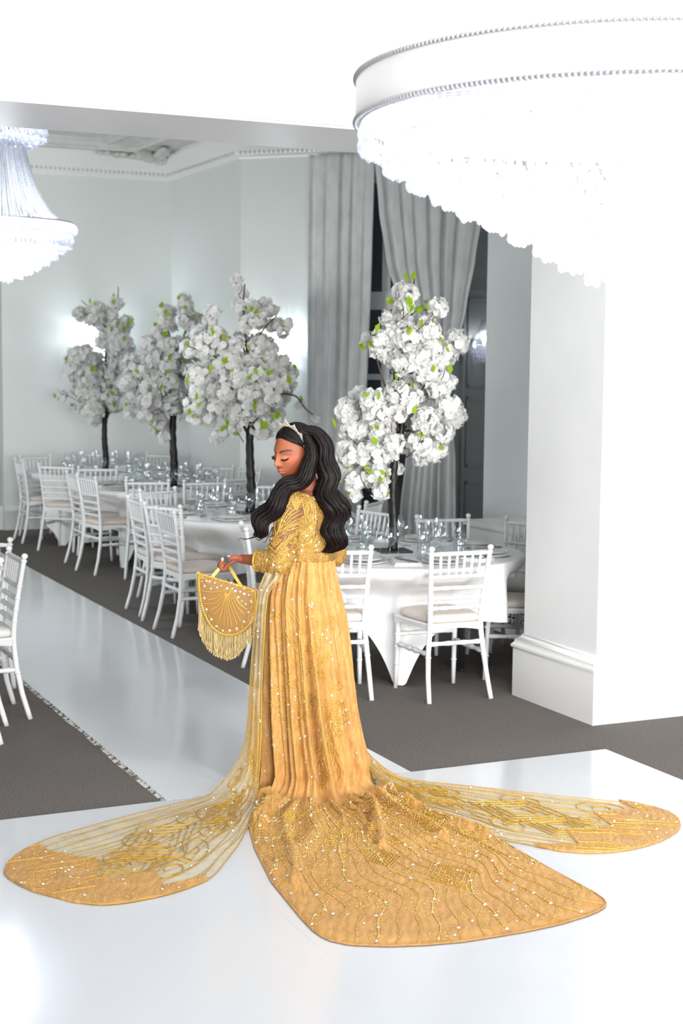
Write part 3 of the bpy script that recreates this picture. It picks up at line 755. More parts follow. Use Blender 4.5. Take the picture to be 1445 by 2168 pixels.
TR = 0.83
def table(cx, cy, label, clabel, a0, dents, seed):
    t = empty('round_table', (cx, cy, 0)); tag(t, label, 'table')
    mb = MB(); mb.lathe([(0.0, 0.722), (TR - 0.02, 0.722), (TR - 0.006, 0.728), (TR - 0.006, 0.742), (TR - 0.012, 0.745), (0.0, 0.745)], 48, cap=False); mb.build('tabletop', M['table'], t)
    for s in (-1, 1):
        for q in (-1, 1):
            mb = MB(); mb.tube([(s * 0.30, q * 0.26, 0.72), (s * 0.34, q * 0.27, 0.40), (s * 0.36, q * 0.27, 0.012)], 0.016, 8); mb.sphere((s * 0.36, q * 0.27, 0.012), (0.022, 0.022, 0.012), 8, 5)
            mb.build('leg', M['table'], t)
        mb = MB(); mb.tube([(s * 0.345, -0.27, 0.30), (s * 0.345, 0.27, 0.30)], 0.012, 6); mb.build('cross_bar', M['table'], t)
    # square cloth draped over the round top
    HS = 1.17; nA = 220; rows = []; zt = 0.7505
    A = [2 * PI * i / nA for i in range(nA)]
    for r in (0.02, 0.25, 0.5, 0.7, 0.80): rows.append([(r * math.cos(a), r * math.sin(a), zt) for a in A])
    for k in range(1, 5):
        an = PI / 2 * k / 4; rows.append([((TR + 0.002 - 0.012 + 0.012 * math.sin(an)) * math.cos(a), (TR + 0.002 - 0.012 + 0.012 * math.sin(an)) * math.sin(a), zt - 0.012 + 0.012 * math.cos(an)) for a in A])
    NS = 22
    for k in range(1, NS + 1):
        f = k / NS; r_ = []
        for a in A:
            b_ = (a - a0 + PI / 4) % (PI / 2) - PI / 4                # angle from nearest corner
            side = HS / max(abs(math.cos(a - a0 + PI / 4)), abs(math.sin(a - a0 + PI / 4)))
            drop = min(side - TR, 0.735)
            L = side - TR
            z = zt - 0.012 - drop * f
            corner = math.exp(-(b_ / 0.30) ** 2)
            fold = 0.018 * math.sin(9 * a + seed) + 0.012 * math.sin(17 * a + 2.3 * seed) + corner * 0.055 * math.cos(b_ * 13)
            rad = TR + 0.004 + (fold + 0.02) * min(1, f * 1.6) * (0.5 + 0.5 * f)
            if L > 0.735: rad += (L - 0.735) * 0.4 * max(0, f - 0.7) / 0.3
            for da, rin in dents:
                dl = abs((a - da + PI) % (2 * PI) - PI)
                w = 1.0 if dl < 0.30 else max(0.0, 1 - (dl - 0.30) / 0.20)
                w = w * w * (3 - 2 * w)
                zf = max(0.0, min(1.0, (zt - 0.03 - z) / 0.20)); zf = zf * zf * (3 - 2 * zf)
                rad -= (rad - rin - 0.3 * fold) * w * zf
            r_.append((rad * math.cos(a), rad * math.sin(a), max(z, 0.006)))
        rows.append(r_)
    mb = MB(); mb.grid(rows[::-1], closed=True); mb.add(rows[0], [tuple(range(nA))])
    o = mb.build('tablecloth', M['cloth']); o.location = (cx, cy, 0)
    tag(o, clabel, 'tablecloth')
    return t
TB = {'near': (4.29, 8.47), 'third': (4.36, 11.10), 'second': (4.608, 13.789), 'first': (4.58, 16.04)}
def dent(k, pts): return [(math.atan2(y - TB[k][1], x - TB[k][0]), rin) for x, y, rin in pts]
table(*TB['near'], 'round folding table with dark metal legs under the nearest cloth', 'white cloth on the nearest table, one corner drooping to the carpet', math.radians(-112),
      dent('near', [(4.225, 7.46, 0.55), (3.57, 7.735, 0.50), (5.02, 9.17, 0.62), (5.475, 8.73, 0.68), (5.16, 7.86, 0.60), (3.47, 9.03, 0.52)]), 0.4)
table(*TB['third'], 'round folding table with dark legs below the third blossom tree', 'white cloth on the table below the third tree, beside the gold bag', math.radians(-60),
      dent('third', [(3.325, 10.19, 0.72), (3.435, 10.58, 0.55), (3.395, 11.15, 0.52), (3.85, 11.97, 0.55), (5.02, 12.15, 0.74), (5.12, 10.40, 0.60)]), 1.9)
table(*TB['second'], 'round folding table with dark legs below the second blossom tree', 'white cloth on the table below the second tree, falling beside ivory seats', math.radians(-75),
      dent('second', [(3.645, 13.45, 0.55), (3.66, 14.02, 0.52), (4.06, 12.87, 0.60), (4.53, 12.66, 0.66), (4.93, 12.95, 0.44), (5.30, 14.52, 0.55), (5.48, 13.95, 0.45)]), 3.2)
table(*TB['first'], 'round folding table with dark legs below the leftmost blossom tree', 'white cloth on the farthest table below the leftmost tree', math.radians(-52),
      dent('first', [(3.63, 16.12, 0.50), (3.79, 15.12, 0.75), (4.11, 14.67, 0.8), (3.96, 16.72, 0.46), (4.75, 17.02, 0.55), (5.30, 16.55, 0.43)]), 4.4)

# ------------------------------------------------------------------ place settings
def lathe_mesh(name, prof, m, k=24): return MB().lathe(prof, k).mesh(name, m)
def shell(prof, th=0.0012): return prof + [(max(r - th, 0.0), z) for r, z in prof[::-1] if r > th]
def glass_mesh(name, prof, k=20): return MB().lathe(prof, k, cap=False).mesh(name, M['glass'])
stem = lambda foot, h: [(0.0, 0.0), (foot, 0.0005), (foot, 0.0015), (foot * 0.5, 0.004), (0.0055, 0.012), (0.0036, 0.03), (0.0036, h - 0.012), (0.006, h - 0.003)]
wine = stem(0.035, 0.085) + [(0.022, 0.092), (0.034, 0.108), (0.040, 0.130), (0.0395, 0.150), (0.0355, 0.175), (0.0315, 0.195)]
wine2 = stem(0.033, 0.070) + [(0.020, 0.076), (0.031, 0.090), (0.036, 0.110), (0.0355, 0.128), (0.031, 0.150), (0.0285, 0.165)]
flute = stem(0.031, 0.085) + [(0.014, 0.093), (0.022, 0.110), (0.0255, 0.140), (0.0255, 0.175), (0.0235, 0.215)]
tumb = [(0.0, 0.0005), (0.028, 0.0005), (0.033, 0.004), (0.038, 0.03), (0.0405, 0.06), (0.0395, 0.085), (0.0365, 0.105), (0.0355, 0.105), (0.0385, 0.085), (0.039, 0.055), (0.0365, 0.03), (0.030, 0.010), (0.0, 0.009)]
ms = {'wine_glass': glass_mesh('wine_glass', wine), 'small_wine_glass': glass_mesh('small_wine_glass', wine2), 'champagne_flute': glass_mesh('champagne_flute', flute), 'tumbler': glass_mesh('tumbler', tumb),
      'dinner_plate': lathe_mesh('dinner_plate', [(0.0, 0.004), (0.07, 0.002), (0.085, 0.0), (0.095, 0.003), (0.132, 0.015), (0.1345, 0.0175), (0.131, 0.0185), (0.094, 0.0075), (0.0, 0.006)], M['plate'], 40),
      'side_plate': lathe_mesh('side_plate', [(0.0, 0.004), (0.06, 0.0), (0.075, 0.003), (0.104, 0.013), (0.1055, 0.0155), (0.102, 0.016), (0.073, 0.0065), (0.0, 0.006)], M['plate'], 40)}
mb = MB()
for k in range(3):
    g = 0.004 * k
    mb.add([(-0.085 + g, -0.105, 0.007 * k), (0.085 - g, -0.105, 0.007 * k), (0.085 - g, 0.105 - g, 0.007 * k), (-0.085 + g, 0.105 - g, 0.007 * k),
            (-0.084 + g, -0.104, 0.007 * k + 0.006), (0.083 - g, -0.106, 0.007 * k + 0.0045), (0.082 - g, 0.103 - g, 0.007 * k + 0.006), (-0.083 + g, 0.104 - g, 0.007 * k + 0.0065)],
           [(0, 3, 2, 1), (4, 5, 6, 7), (0, 1, 5, 4), (1, 2, 6, 5), (2, 3, 7, 6), (3, 0, 4, 7)])
ms['napkin'] = mb.mesh('napkin', M['napkin'], False)
mb = MB()
mb.box((-0.006, -0.10, 0.0), (0.006, -0.01, 0.005))
mb.add([(-0.006, -0.01, 0.001), (0.006, -0.01, 0.001), (0.011, 0.03, 0.001), (0.010, 0.085, 0.001), (0.002, 0.112, 0.001), (-0.006, 0.08, 0.001), (-0.006, -0.01, 0.004), (0.006, -0.01, 0.004), (0.010, 0.03, 0.003), (0.009, 0.085, 0.003), (0.001, 0.110, 0.003), (-0.006, 0.08, 0.004)],
       [(6, 7, 8, 9, 10, 11), (5, 4, 3, 2, 1, 0), (0, 1, 7, 6), (1, 2, 8, 7), (2, 3, 9, 8), (3, 4, 10, 9), (4, 5, 11, 10), (5, 0, 6, 11)])
ms['knife'] = mb.mesh('knife', M['steel'], False)
mb = MB()
mb.tube([(0, -0.095, 0.003), (0, -0.05, 0.004), (0, 0.02, 0.003), (0, 0.045, 0.004)], [0.0055, 0.0045, 0.003, 0.006], 6)
mb.box((-0.011, 0.043, 0.002), (0.011, 0.062, 0.005))
for x in (-0.0095, -0.0032, 0.0032, 0.0095): mb.tube([(x, 0.06, 0.0035), (x, 0.085, 0.004), (x, 0.103, 0.006)], 0.0017, 5)
ms['fork'] = mb.mesh('fork', M['steel'])
ZT = 0.7515
OCT = ['right behind', 'behind and left of', 'left of', 'in front and left of', 'right in front of', 'in front and right of', 'right of', 'behind and right of']
TREEWORD = {'near': 'the nearest black trunk', 'third': 'the third black trunk', 'second': 'the second black trunk', 'first': 'the leftmost black trunk'}
PLUR = {'wine_glass': 'tall wine glasses', 'small_wine_glass': 'shorter wine glasses', 'champagne_flute': 'champagne flutes', 'tumbler': 'tumblers', 'dinner_plate': 'dinner plates', 'side_plate': 'small plates', 'napkin': 'napkins', 'knife': 'knives', 'fork': 'forks'}
WHERE = {'near': 'on the nearest table with the white cloth', 'third': 'on the table below the third blossom tree', 'second': 'on the table below the second blossom tree', 'first': 'on the farthest table below the leftmost tree'}
WHAT = {'wine_glass': ('tall clear wine glass', 'wine glass'), 'small_wine_glass': ('shorter clear wine glass', 'wine glass'), 'champagne_flute': ('slim clear champagne flute', 'champagne flute'), 'tumbler': ('stemless clear water tumbler', 'tumbler'),
        'dinner_plate': ('wide cream dinner plate', 'plate'), 'side_plate': ('small stacked cream plate', 'plate'), 'napkin': ('folded white napkin', 'napkin'), 'knife': ('steel knife on napkin', 'knife'), 'fork': ('steel fork on napkin', 'fork')}
# seats of the nearest table, anticlockwise, as one can find them in the photograph
SEAT = ['before the chair behind the gown', 'before the chair with its whole back to us', 'nearest the pillar, front right', 'at the right end behind the pillar edge', 'across the table before the far chair', 'just beyond the black trunk', 'behind the dark hair at left', 'hidden at left behind the gown']
def setting(k, idx, cx, cy, th, gl_r):
    def put(name, r, dth, z=ZT, rz=0.0):
        a = th + dth
        o = link(name, ms[name]); o.location = (cx + r * math.cos(a), cy + r * math.sin(a), z); o.rotation_euler = (0, 0, a + PI / 2 + rz)
        what, cat = WHAT[name]
        rel = (th - (PI / 2 - YAW) + 4 * PI) % (2 * PI)                # 0 is away from us, anticlockwise
        tag(o, f'{what} {OCT[int((rel + PI / 8) // (PI / 4)) % 8]} {TREEWORD[k]}', cat, f'{PLUR[name]} {WHERE[k]}')
        return o
    j = lambda s: random.uniform(-s, s)
    put('dinner_plate', 0.62, 0); put('side_plate', 0.62, j(0.01), ZT + 0.0190)
    put('napkin', 0.61, -0.385, ZT, j(0.2)); r = j(0.12)
    put('knife', 0.61, -0.365, ZT + 0.022, 0.55 + r); put('fork', 0.61, -0.405, ZT + 0.0215, 0.45 + r)
    put('wine_glass', gl_r + 0.01, 0.24 + j(0.04)); put('small_wine_glass', gl_r - 0.07, 0.02 + j(0.05)); put('champagne_flute', gl_r - 0.13, 0.38 + j(0.05)); put('tumbler', gl_r + 0.05, -0.13 + j(0.05))
OFF = {'near': math.atan2(-0.476, -0.438), 'third': -2.2, 'second': -2.0, 'first': -1.9}
for k, (cx, cy) in TB.items():
    for i in range(8):
        setting(k, i, cx, cy, OFF[k] + i * PI / 4, 0.40)
# ------------------------------------------------------------------ blossom trees standing on the tables
# crowns as lobes (x to the right of the trunk, height above the table, radius) and green leaf spots, in metres
TREES = {
    'near': ((4.290, 8.470),
        [(0.064, 1.616, 0.066), (0.046, 1.532, 0.066), (0.253, 1.534, 0.066), (-0.056, 1.457, 0.057), (0.038, 1.449, 0.085), (0.189, 1.394, 0.076), (-0.158, 1.335, 0.066), (-0.12, 1.279, 0.066), (-0.036, 1.354, 0.085), (0.077, 1.318, 0.104), (0.21, 1.282, 0.104), (0.378, 1.321, 0.080), (0.323, 1.246, 0.076), (0.06, 1.196, 0.095), (0.192, 1.169, 0.095), (0.326, 1.077, 0.066), (0.28, 1.02, 0.076), (0.006, 1.008, 0.076), (0.119, 0.999, 0.095), (-0.201, 0.959, 0.085), (-0.305, 0.892, 0.076), (-0.125, 0.894, 0.104), (0.328, 0.917, 0.085), (0.386, 0.851, 0.076), (0.292, 0.812, 0.085), (0.159, 0.849, 0.095), (0.007, 0.885, 0.066), (-0.256, 0.779, 0.095), (-0.095, 0.771, 0.095), (0.142, 0.697, 0.076), (0.266, 0.661, 0.076), (0.181, 0.641, 0.071), (-0.009, 0.696, 0.066), (-0.283, 0.627, 0.085), (-0.141, 0.619, 0.095), (-0.027, 0.62, 0.057), (-0.329, 0.503, 0.071), (-0.234, 0.466, 0.080), (-0.111, 0.486, 0.085), (0.012, 0.516, 0.052), (-0.091, 0.391, 0.057), (-0.242, 0.361, 0.047)],
        [(0.081, 1.705), (-0.025, 1.55), (0.088, 1.533), (0.142, 1.421), (-0.121, 1.368), (-0.2, 1.269), (0.323, 1.264), (0.235, 1.142), (0.334, 1.133), (0.11, 1.023), (-0.005, 1.088), (-0.107, 0.969), (-0.192, 0.973), (-0.379, 0.787), (-0.105, 0.776), (0.107, 0.882), (0.442, 0.885), (0.156, 0.731), (0.295, 0.642), (0.039, 0.621), (0.072, 0.635), (0.016, 0.559), (-0.296, 0.518), (-0.168, 0.51), (-0.139, 0.491), (-0.001, 0.44), (-0.319, 0.427), (-0.261, 0.347), (-0.052, 0.353), (0.197, 1.515), (0.122, 1.505)]),
    'third': ((4.341, 11.079),
        [(-0.097, 1.813, 0.046), (-0.082, 1.737, 0.054), (-0.097, 1.631, 0.054), (0.026, 1.616, 0.070), (0.102, 1.632, 0.070), (0.179, 1.603, 0.046), (-0.035, 1.525, 0.077), (0.057, 1.525, 0.070), (-0.296, 1.568, 0.062), (-0.327, 1.507, 0.062), (0.21, 1.481, 0.062), (0.287, 1.482, 0.054), (0.257, 1.421, 0.046), (-0.096, 1.372, 0.070), (-0.265, 1.4, 0.077), (-0.404, 1.414, 0.077), (-0.48, 1.292, 0.077), (-0.342, 1.308, 0.108), (-0.219, 1.309, 0.093), (0.058, 1.342, 0.093), (0.135, 1.313, 0.077), (0.012, 1.204, 0.093), (-0.157, 1.187, 0.108), (-0.28, 1.125, 0.093), (-0.403, 1.093, 0.108), (-0.08, 1.066, 0.093), (0.059, 1.098, 0.108), (0.182, 1.129, 0.093), (0.258, 1.191, 0.062), (0.305, 1.1, 0.070), (0.29, 1.038, 0.070), (0.121, 0.975, 0.108), (-0.003, 0.943, 0.093), (-0.188, 0.972, 0.108), (-0.311, 0.971, 0.093), (-0.403, 0.955, 0.077), (-0.219, 1.049, 0.093), (-0.465, 1.031, 0.062), (-0.434, 0.847, 0.093), (-0.311, 0.848, 0.093), (-0.156, 0.819, 0.093), (-0.018, 0.82, 0.093), (0.106, 0.852, 0.093), (0.214, 0.899, 0.077), (0.183, 0.776, 0.077), (-0.342, 0.74, 0.077), (-0.434, 0.755, 0.062), (-0.125, 0.665, 0.054), (-0.249, 0.633, 0.062), (-0.264, 0.586, 0.046), (0.076, 0.667, 0.077), (0.508, 0.748, 0.043), (0.383, 0.862, 0.034)],
        [(-0.043, 1.593), (-0.196, 1.355), (0.011, 1.434), (-0.196, 1.172), (-0.311, 1.117), (0.127, 1.182), (-0.48, 1.023), (0.066, 1.082), (0.359, 1.131), (-0.473, 0.77), (-0.172, 0.688), (-0.218, 0.641), (0.107, 0.667), (0.249, 1.451), (0.399, 0.886), (-0.496, 1.291), (-0.403, 0.894), (-0.003, 1.043)]),
    'second': ((4.608, 13.789),
        [(0.12, 1.762, 0.075), (0.139, 1.689, 0.075), (-0.048, 1.668, 0.075), (-0.03, 1.558, 0.075), (0.176, 1.578, 0.094), (0.251, 1.56, 0.094), (-0.142, 1.464, 0.075), (-0.235, 1.37, 0.075), (-0.086, 1.353, 0.113), (0.045, 1.317, 0.113), (0.176, 1.337, 0.113), (-0.142, 1.241, 0.094), (-0.367, 1.145, 0.113), (-0.236, 1.147, 0.132), (-0.086, 1.148, 0.132), (0.063, 1.187, 0.132), (0.176, 1.151, 0.113), (-0.424, 0.996, 0.094), (-0.274, 0.978, 0.132), (-0.105, 0.999, 0.132), (0.045, 0.981, 0.132), (0.157, 0.926, 0.113), (-0.368, 0.828, 0.094), (-0.2, 0.83, 0.132), (-0.049, 0.831, 0.113), (0.101, 0.795, 0.113), (-0.238, 0.698, 0.094), (-0.125, 0.624, 0.085), (-0.088, 0.531, 0.066), (-0.182, 0.548, 0.056), (-0.425, 0.678, 0.056), (0.176, 0.702, 0.075)],
        [(-0.1, 1.696), (-0.039, 1.567), (-0.179, 1.519), (-0.076, 1.418), (0.138, 1.318), (0.185, 1.402), (-0.087, 0.915), (-0.153, 0.53), (-0.453, 0.771), (0.055, 1.771), (-0.048, 1.455), (-0.302, 1.09)]),
    'first': ((4.580, 16.039),
        [(-0.267, 1.708, 0.086), (-0.182, 1.667, 0.064), (-0.076, 1.731, 0.097), (-0.034, 1.605, 0.097), (0.116, 1.818, 0.075), (0.094, 1.691, 0.075), (0.158, 1.565, 0.107), (0.243, 1.608, 0.086), (0.051, 1.458, 0.129), (0.178, 1.395, 0.129), (0.135, 1.246, 0.129), (0.241, 1.226, 0.097), (-0.313, 1.242, 0.107), (-0.228, 1.264, 0.107), (-0.143, 1.223, 0.107), (-0.336, 1.093, 0.129), (-0.187, 1.052, 0.150), (-0.038, 0.99, 0.129), (0.112, 1.055, 0.150), (0.197, 0.971, 0.107), (-0.252, 0.881, 0.129), (-0.081, 0.84, 0.150), (0.068, 0.842, 0.129), (-0.189, 0.668, 0.097), (-0.061, 0.67, 0.129), (-0.445, 0.815, 0.075), (0.089, 0.735, 0.086), (-0.361, 0.688, 0.054), (-0.104, 0.562, 0.075)],
        [(0.149, 1.881), (0.127, 1.797), (0.125, 1.501), (0.243, 1.512), (0.296, 1.608), (-0.263, 0.806), (-0.421, 1.188), (-0.52, 0.793), (-0.36, 0.699), (0.11, 0.618), (-0.105, 0.509), (-0.075, 1.784), (0.242, 1.407)]),
}
M['bark'] = noise_colour(mat('black_bark', (0.02, 0.016, 0.016, 1), 0.42, spec=0.3), (0.004, 0.003, 0.003, 1), (0.018, 0.014, 0.014, 1), 22, stretch=(1, 1, 0.25), bump=0.9, dist=0.01)
M['twig'] = mat('brown_twig', (0.06, 0.03, 0.024, 1), 0.6)
def petal_mat(name, c, tl):
    m = bpy.data.materials.new(name); m.use_nodes = True
    nt = m.node_tree; N = nt.nodes; L = nt.links
    b = N['Principled BSDF']; b.inputs['Roughness'].default_value = 0.7; b.inputs['Specular IOR Level'].default_value = 0.2; b.inputs['Base Color'].default_value = c
    t = add(nt, 'ShaderNodeBsdfTranslucent'); t.inputs[0].default_value = tl
    mx = add(nt, 'ShaderNodeMixShader'); mx.inputs[0].default_value = 0.5
    L.new(b.outputs[0], mx.inputs[1]); L.new(t.outputs[0], mx.inputs[2]); L.new(mx.outputs[0], N['Material Output'].inputs[0])
    return m
M['petal'] = petal_mat('white_silk_petal', (0.95, 0.95, 0.94, 1), (0.95, 0.95, 0.93, 1))
M['leaf'] = petal_mat('lime_leaf', (0.33, 0.52, 0.03, 1), (0.45, 0.62, 0.04, 1))
noise_leaf = M['leaf']
def flower_mesh(seed, layers=((6, 1.1, 0.25), (6, 0.78, 0.7), (4, 0.42, 1.1))):
    rd = random.Random(seed); mb = MB()
    for n, r, lift in layers:
        for i in range(n):
            a = 2 * PI * (i + rd.uniform(-0.2, 0.2)) / n + rd.uniform(0, 0.5); w = r * 0.50 * rd.uniform(0.9, 1.25); l = r * rd.uniform(0.85, 1.12)
            up = lift * rd.uniform(0.7, 1.2); c, s = math.cos(a), math.sin(a); V = []
            for u, hw, hz in ((0.08, 0.15, 0.02), (0.55, 0.85, 0.30 * up), (0.88, 1.0, 0.55 * up + rd.uniform(-.12, .12)), (1.08, 0.55, 0.55 * up + rd.uniform(-.22, .22))):
                for q in (-1, 0, 1):
                    x = u * l * (1 - 0.25 * up * 0.5); y = q * w * hw; z = hz * r + (0.12 * r if q else -0.02) + rd.uniform(-.05, .05) * r
                    V.append((x * c - y * s, x * s + y * c, z))
            F = []
            for p in range(3):
                for q in range(2):
                    t = p * 3 + q; F.append((t, t + 1, t + 4, t + 3))
            mb.add(V, F)
    return mb
FL = [flower_mesh(k) for k in range(4)]
FLm = [f.mesh('blossom', M['petal'], smooth=False) for f in FL]
def light_flower(seed):
    rd = random.Random(seed); mb = MB()
    for n, r, lift in ((6, 1.1, 0.35), (4, 0.65, 0.95)):
        for i in range(n):
            a = 2 * PI * (i + rd.uniform(-0.2, 0.2)) / n; w = r * 0.52 * rd.uniform(0.9, 1.2); c, s_ = math.cos(a), math.sin(a); up = lift * rd.uniform(0.7, 1.3); V = []
            for u, hw, hz in ((0.1, 0.2, 0.0), (0.66, 1.0, 0.4 * up), (1.06, 0.6, 0.5 * up + rd.uniform(-.25, .25))):
                for q in (-1, 1):
                    x = u * r; y = q * w * hw; V.append((x * c - y * s_, x * s_ + y * c, hz * r + rd.uniform(-.1, .1) * r))
            mb.add(V, [(0, 1, 3, 2), (2, 3, 5, 4)])
    return np.array(mb.v), mb.f
FLf = [light_flower(k) for k in range(11, 17)]
mb = MB()
mb.add([(0, 0, 0), (-0.28, 0.3, 0.05), (0, 0.32, -0.01), (0.28, 0.3, 0.05), (-0.30, 0.62, 0.06), (0, 0.66, 0.0), (0.30, 0.62, 0.06), (0, 1.0, -0.06)],
       [(0, 2, 1), (0, 3, 2), (1, 2, 5, 4), (2, 3, 6, 5), (4, 5, 7), (5, 6, 7)])
LEAFm = mb.mesh('leaf', M['leaf'])
TRUNKS = {
 'near': ([(0, 0, 0.012), (0.002, 0, 0.15), (-0.006, 0.0, 0.33), (-0.006, 0, 0.474), (0.008, 0, 0.624), (0.043, 0.01, 0.803), (0.02, 0.02, 1.0), (-0.02, 0.0, 1.25)], 0.031,
          [[(0.03, 0, 0.75), (-0.03, -0.05, 0.95), (-0.064, -0.06, 1.039), (-0.119, -0.06, 1.215), (-0.126, -0.04, 1.333)], [(0.04, 0, 0.78), (0.12, 0, 0.95), (0.22, 0.02, 1.1)], [(0.0, 0, 0.6), (-0.12, 0, 0.75), (-0.22, 0, 0.85)], [(0.02, 0, 1.0), (0.08, 0, 1.3), (0.10, 0, 1.6), (0.11, 0, 1.72)]]),
 'third': ([(0, 0, 0.012), (0.006, 0, 0.2), (-0.004, 0, 0.4), (-0.006, 0, 0.625), (0.02, 0, 0.72), (0.053, 0, 0.811), (0.03, 0, 1.0), (-0.034, 0, 1.254)], 0.036,
           [[(-0.008, 0, 0.61), (-0.035, 0, 0.655), (-0.055, 0, 0.69)], [(-0.03, 0, 1.2), (-0.06, 0, 1.30), (-0.116, 0, 1.363)], [(0.05, 0, 0.86), (0.219, 0, 0.942), (0.33, 0, 0.935), (0.376, 0, 0.907), (0.43, 0, 0.83), (0.499, 0, 0.778)], [(-0.03, 0, 1.25), (-0.06, 0, 1.6), (-0.05, 0, 1.8)], [(-0.03, 0, 1.25), (0.1, 0, 1.45), (0.2, 0, 1.55)], [(0.03, 0, 0.95), (-0.2, 0, 1.15), (-0.3, 0, 1.25)]]),
 'second': ([(0, 0, 0.012), (0.008, 0, 0.2), (-0.004, 0, 0.45), (0.001, 0, 0.68), (0.03, 0, 0.78), (0.05, 0, 0.95), (0.024, 0, 1.221)], 0.038,
            [[(0.0, 0, 0.66), (-0.03, 0, 0.69), (-0.06, 0, 0.735)], [(0.03, 0, 1.2), (0.12, 0, 1.5), (0.18, 0, 1.7)], [(0.03, 0, 1.2), (-0.05, 0, 1.5), (-0.09, 0, 1.66)], [(0.04, 0, 0.9), (-0.25, 0, 1.1)], [(0.04, 0, 0.85), (0.25, 0, 1.05)]]),
 'first': ([(0, 0, 0.012), (0.006, 0, 0.15), (-0.008, 0, 0.35), (-0.002, 0, 0.553), (0.02, 0, 0.63), (0.015, 0, 0.9), (0.017, 0, 1.221), (0.06, 0, 1.578)], 0.034,
           [[(0.0, 0, 0.58), (0.045, 0, 0.65), (0.07, 0, 0.71)], [(0.02, 0, 0.9), (-0.25, 0, 1.1)], [(0.06, 0, 1.5), (-0.1, 0, 1.7), (-0.25, 0, 1.85)], [(0.06, 0, 1.55), (0.14, 0, 1.85), (0.15, 0, 2.0)]])}
TLAB = {'near': 'white blossom tree on the nearest table, right of the woman', 'third': 'white blossom tree left of the woman, third from the left', 'second': 'white blossom tree second from the left, over the far tables', 'first': 'leftmost white blossom tree, farthest from us, before the glowing lamp'}
CAMDIR = {}
for key, (pos, lobes, leaves) in TREES.items():
    rd = random.Random(hash(key) % 1000 if False else len(lobes))
    cx, cy = TB[key] if key != 'third' else (4.341, 11.079)
    root = empty('blossom_tree', (cx, cy, ZT), -YAW); tag(root, TLAB[key], 'artificial tree')
    mb = MB(); mb.box((-0.10, -0.10, 0.0), (0.10, 0.10, 0.012)); o = mb.build('base_plate', M['black_metal'], root, smooth=False); o.rotation_euler = (0, 0, 0.25)
    path, r0, brs = TRUNKS[key]
    def smooth_path(P, n=5):
        P = [Vector(p) for p in P]; out = []
        for i in range(len(P) - 1):
            p0, p1, p2, p3 = P[max(i - 1, 0)], P[i], P[i + 1], P[min(i + 2, len(P) - 1)]
            for q in range(n):
                t = q / n
                out.append(0.5 * ((2 * p1) + (p2 - p0) * t + (2 * p0 - 5 * p1 + 4 * p2 - p3) * t * t + (3 * p1 - p0 - 3 * p2 + p3) * t ** 3))
        out.append(P[-1]); return out
    sp = smooth_path(path, 7); n = len(sp)
    mb = MB(); mb.tube(sp, [r0 * (1.08 - 0.55 * i / n) * (1 + 0.07 * math.sin(i * 1.9) + rd.uniform(-.04, .04)) for i in range(n)], 11); mb.build('trunk', M['bark'], root)
    for bp_ in brs:
        q = smooth_path(bp_, 4); m_ = len(q)
        rr = r0 * 0.52 if bp_ is brs[0] and key != 'near' else r0 * 0.24
        MB().tube(q, [rr * (1 - 0.5 * i / m_) for i in range(m_)], 6).build('branch', M['twig'] if rr < 0.012 else M['bark'], root)
    # blossoms on the lobes
    near = key == 'near'
    size = 0.0205 if near else (0.024 if key == 'third' else 0.027)
    depth = 0.26 if near else 0.30
    L3 = []
    for x, z, r in lobes:
        y = rd.uniform(-1, 1) * depth * (0.75 if abs(x) < 0.25 else 0.45)
        L3.append((x, y, z, r))
        if r > 0.06 and abs(x) < 0.32: L3.append((x * 0.9 + rd.uniform(-.05, .05), -y * 0.9 + rd.uniform(-.06, .06), z + rd.uniform(-.05, .03), r * 0.9))
    places = []
    for x, y, z, r in L3:
        r = max(r - size * 0.55, 0.02)
        cnt = max(7, int(4 * PI * r * r / (size * size * (1.75 if near else 1.9))))
        for i in range(cnt):
            w = Vector((rd.gauss(0, 1), rd.gauss(0, 1), rd.gauss(0, 1))).normalized()
            rr = r * rd.uniform(0.66, 1.14)
            places.append((Vector((x, y, z)) + w * rr, (w + Vector((rd.gauss(0, .35), rd.gauss(0, .35), rd.gauss(0, .35)))).normalized(), size * rd.uniform(0.8, 1.25)))
    places.sort(key=lambda p: p[0].y)
    CAMDIR[key] = len(places)
    for p, nrm, s in places[:300]:
        o = link('blossom', FLm[rd.randrange(4)], root); o.location = p
        o.rotation_mode = 'QUATERNION'; o.rotation_quaternion = nrm.to_track_quat('Z', 'Y'); o.scale = (s, s, s)
    mb = MB(); src = FLf
    for p, nrm, s in places[300:]:
        V, F = src[rd.randrange(len(src))]
        R = np.array((nrm.to_track_quat('Z', 'Y').to_matrix() @ Matrix.Rotation(rd.uniform(0, 6), 3, 'Z'))) * s
        mb.add((V @ R.T + np.array(p)).tolist(), F)
    o = mb.build('blossom_mass', M['petal'], root, smooth=False); o['kind'] = 'stuff'
    for x, z in leaves + [(q_[0] + rd.uniform(-.8, .8) * q_[3], q_[2] + rd.uniform(-.9, .9) * q_[3]) for q_ in rd.sample(L3, 12)]:
        # leaf tufts lie on the side of the crown that they show on
        ys = [yy - math.sqrt(max(rr * rr - (x - xx) ** 2 - (z - zz) ** 2, 0)) for xx, yy, zz, rr in L3 if (x - xx) ** 2 + (z - zz) ** 2 < (rr * 1.1) ** 2]
        y = (min(ys) if ys else 0.0) - 0.022
        for q in range(2 if rd.random() < 0.5 else 1):
            o = link('leaf', LEAFm, root); s = (0.056 if near else 0.062) * rd.uniform(0.8, 1.3)
            o.location = (x + rd.uniform(-.01, .01), y, z + rd.uniform(-.01, .01)); o.scale = (s * 0.8, s, s)
            o.rotation_euler = (rd.uniform(0.7, 1.9), rd.uniform(-0.6, 0.6), rd.uniform(-1.2, 1.2) + (PI if rd.random() < 0.3 else 0))
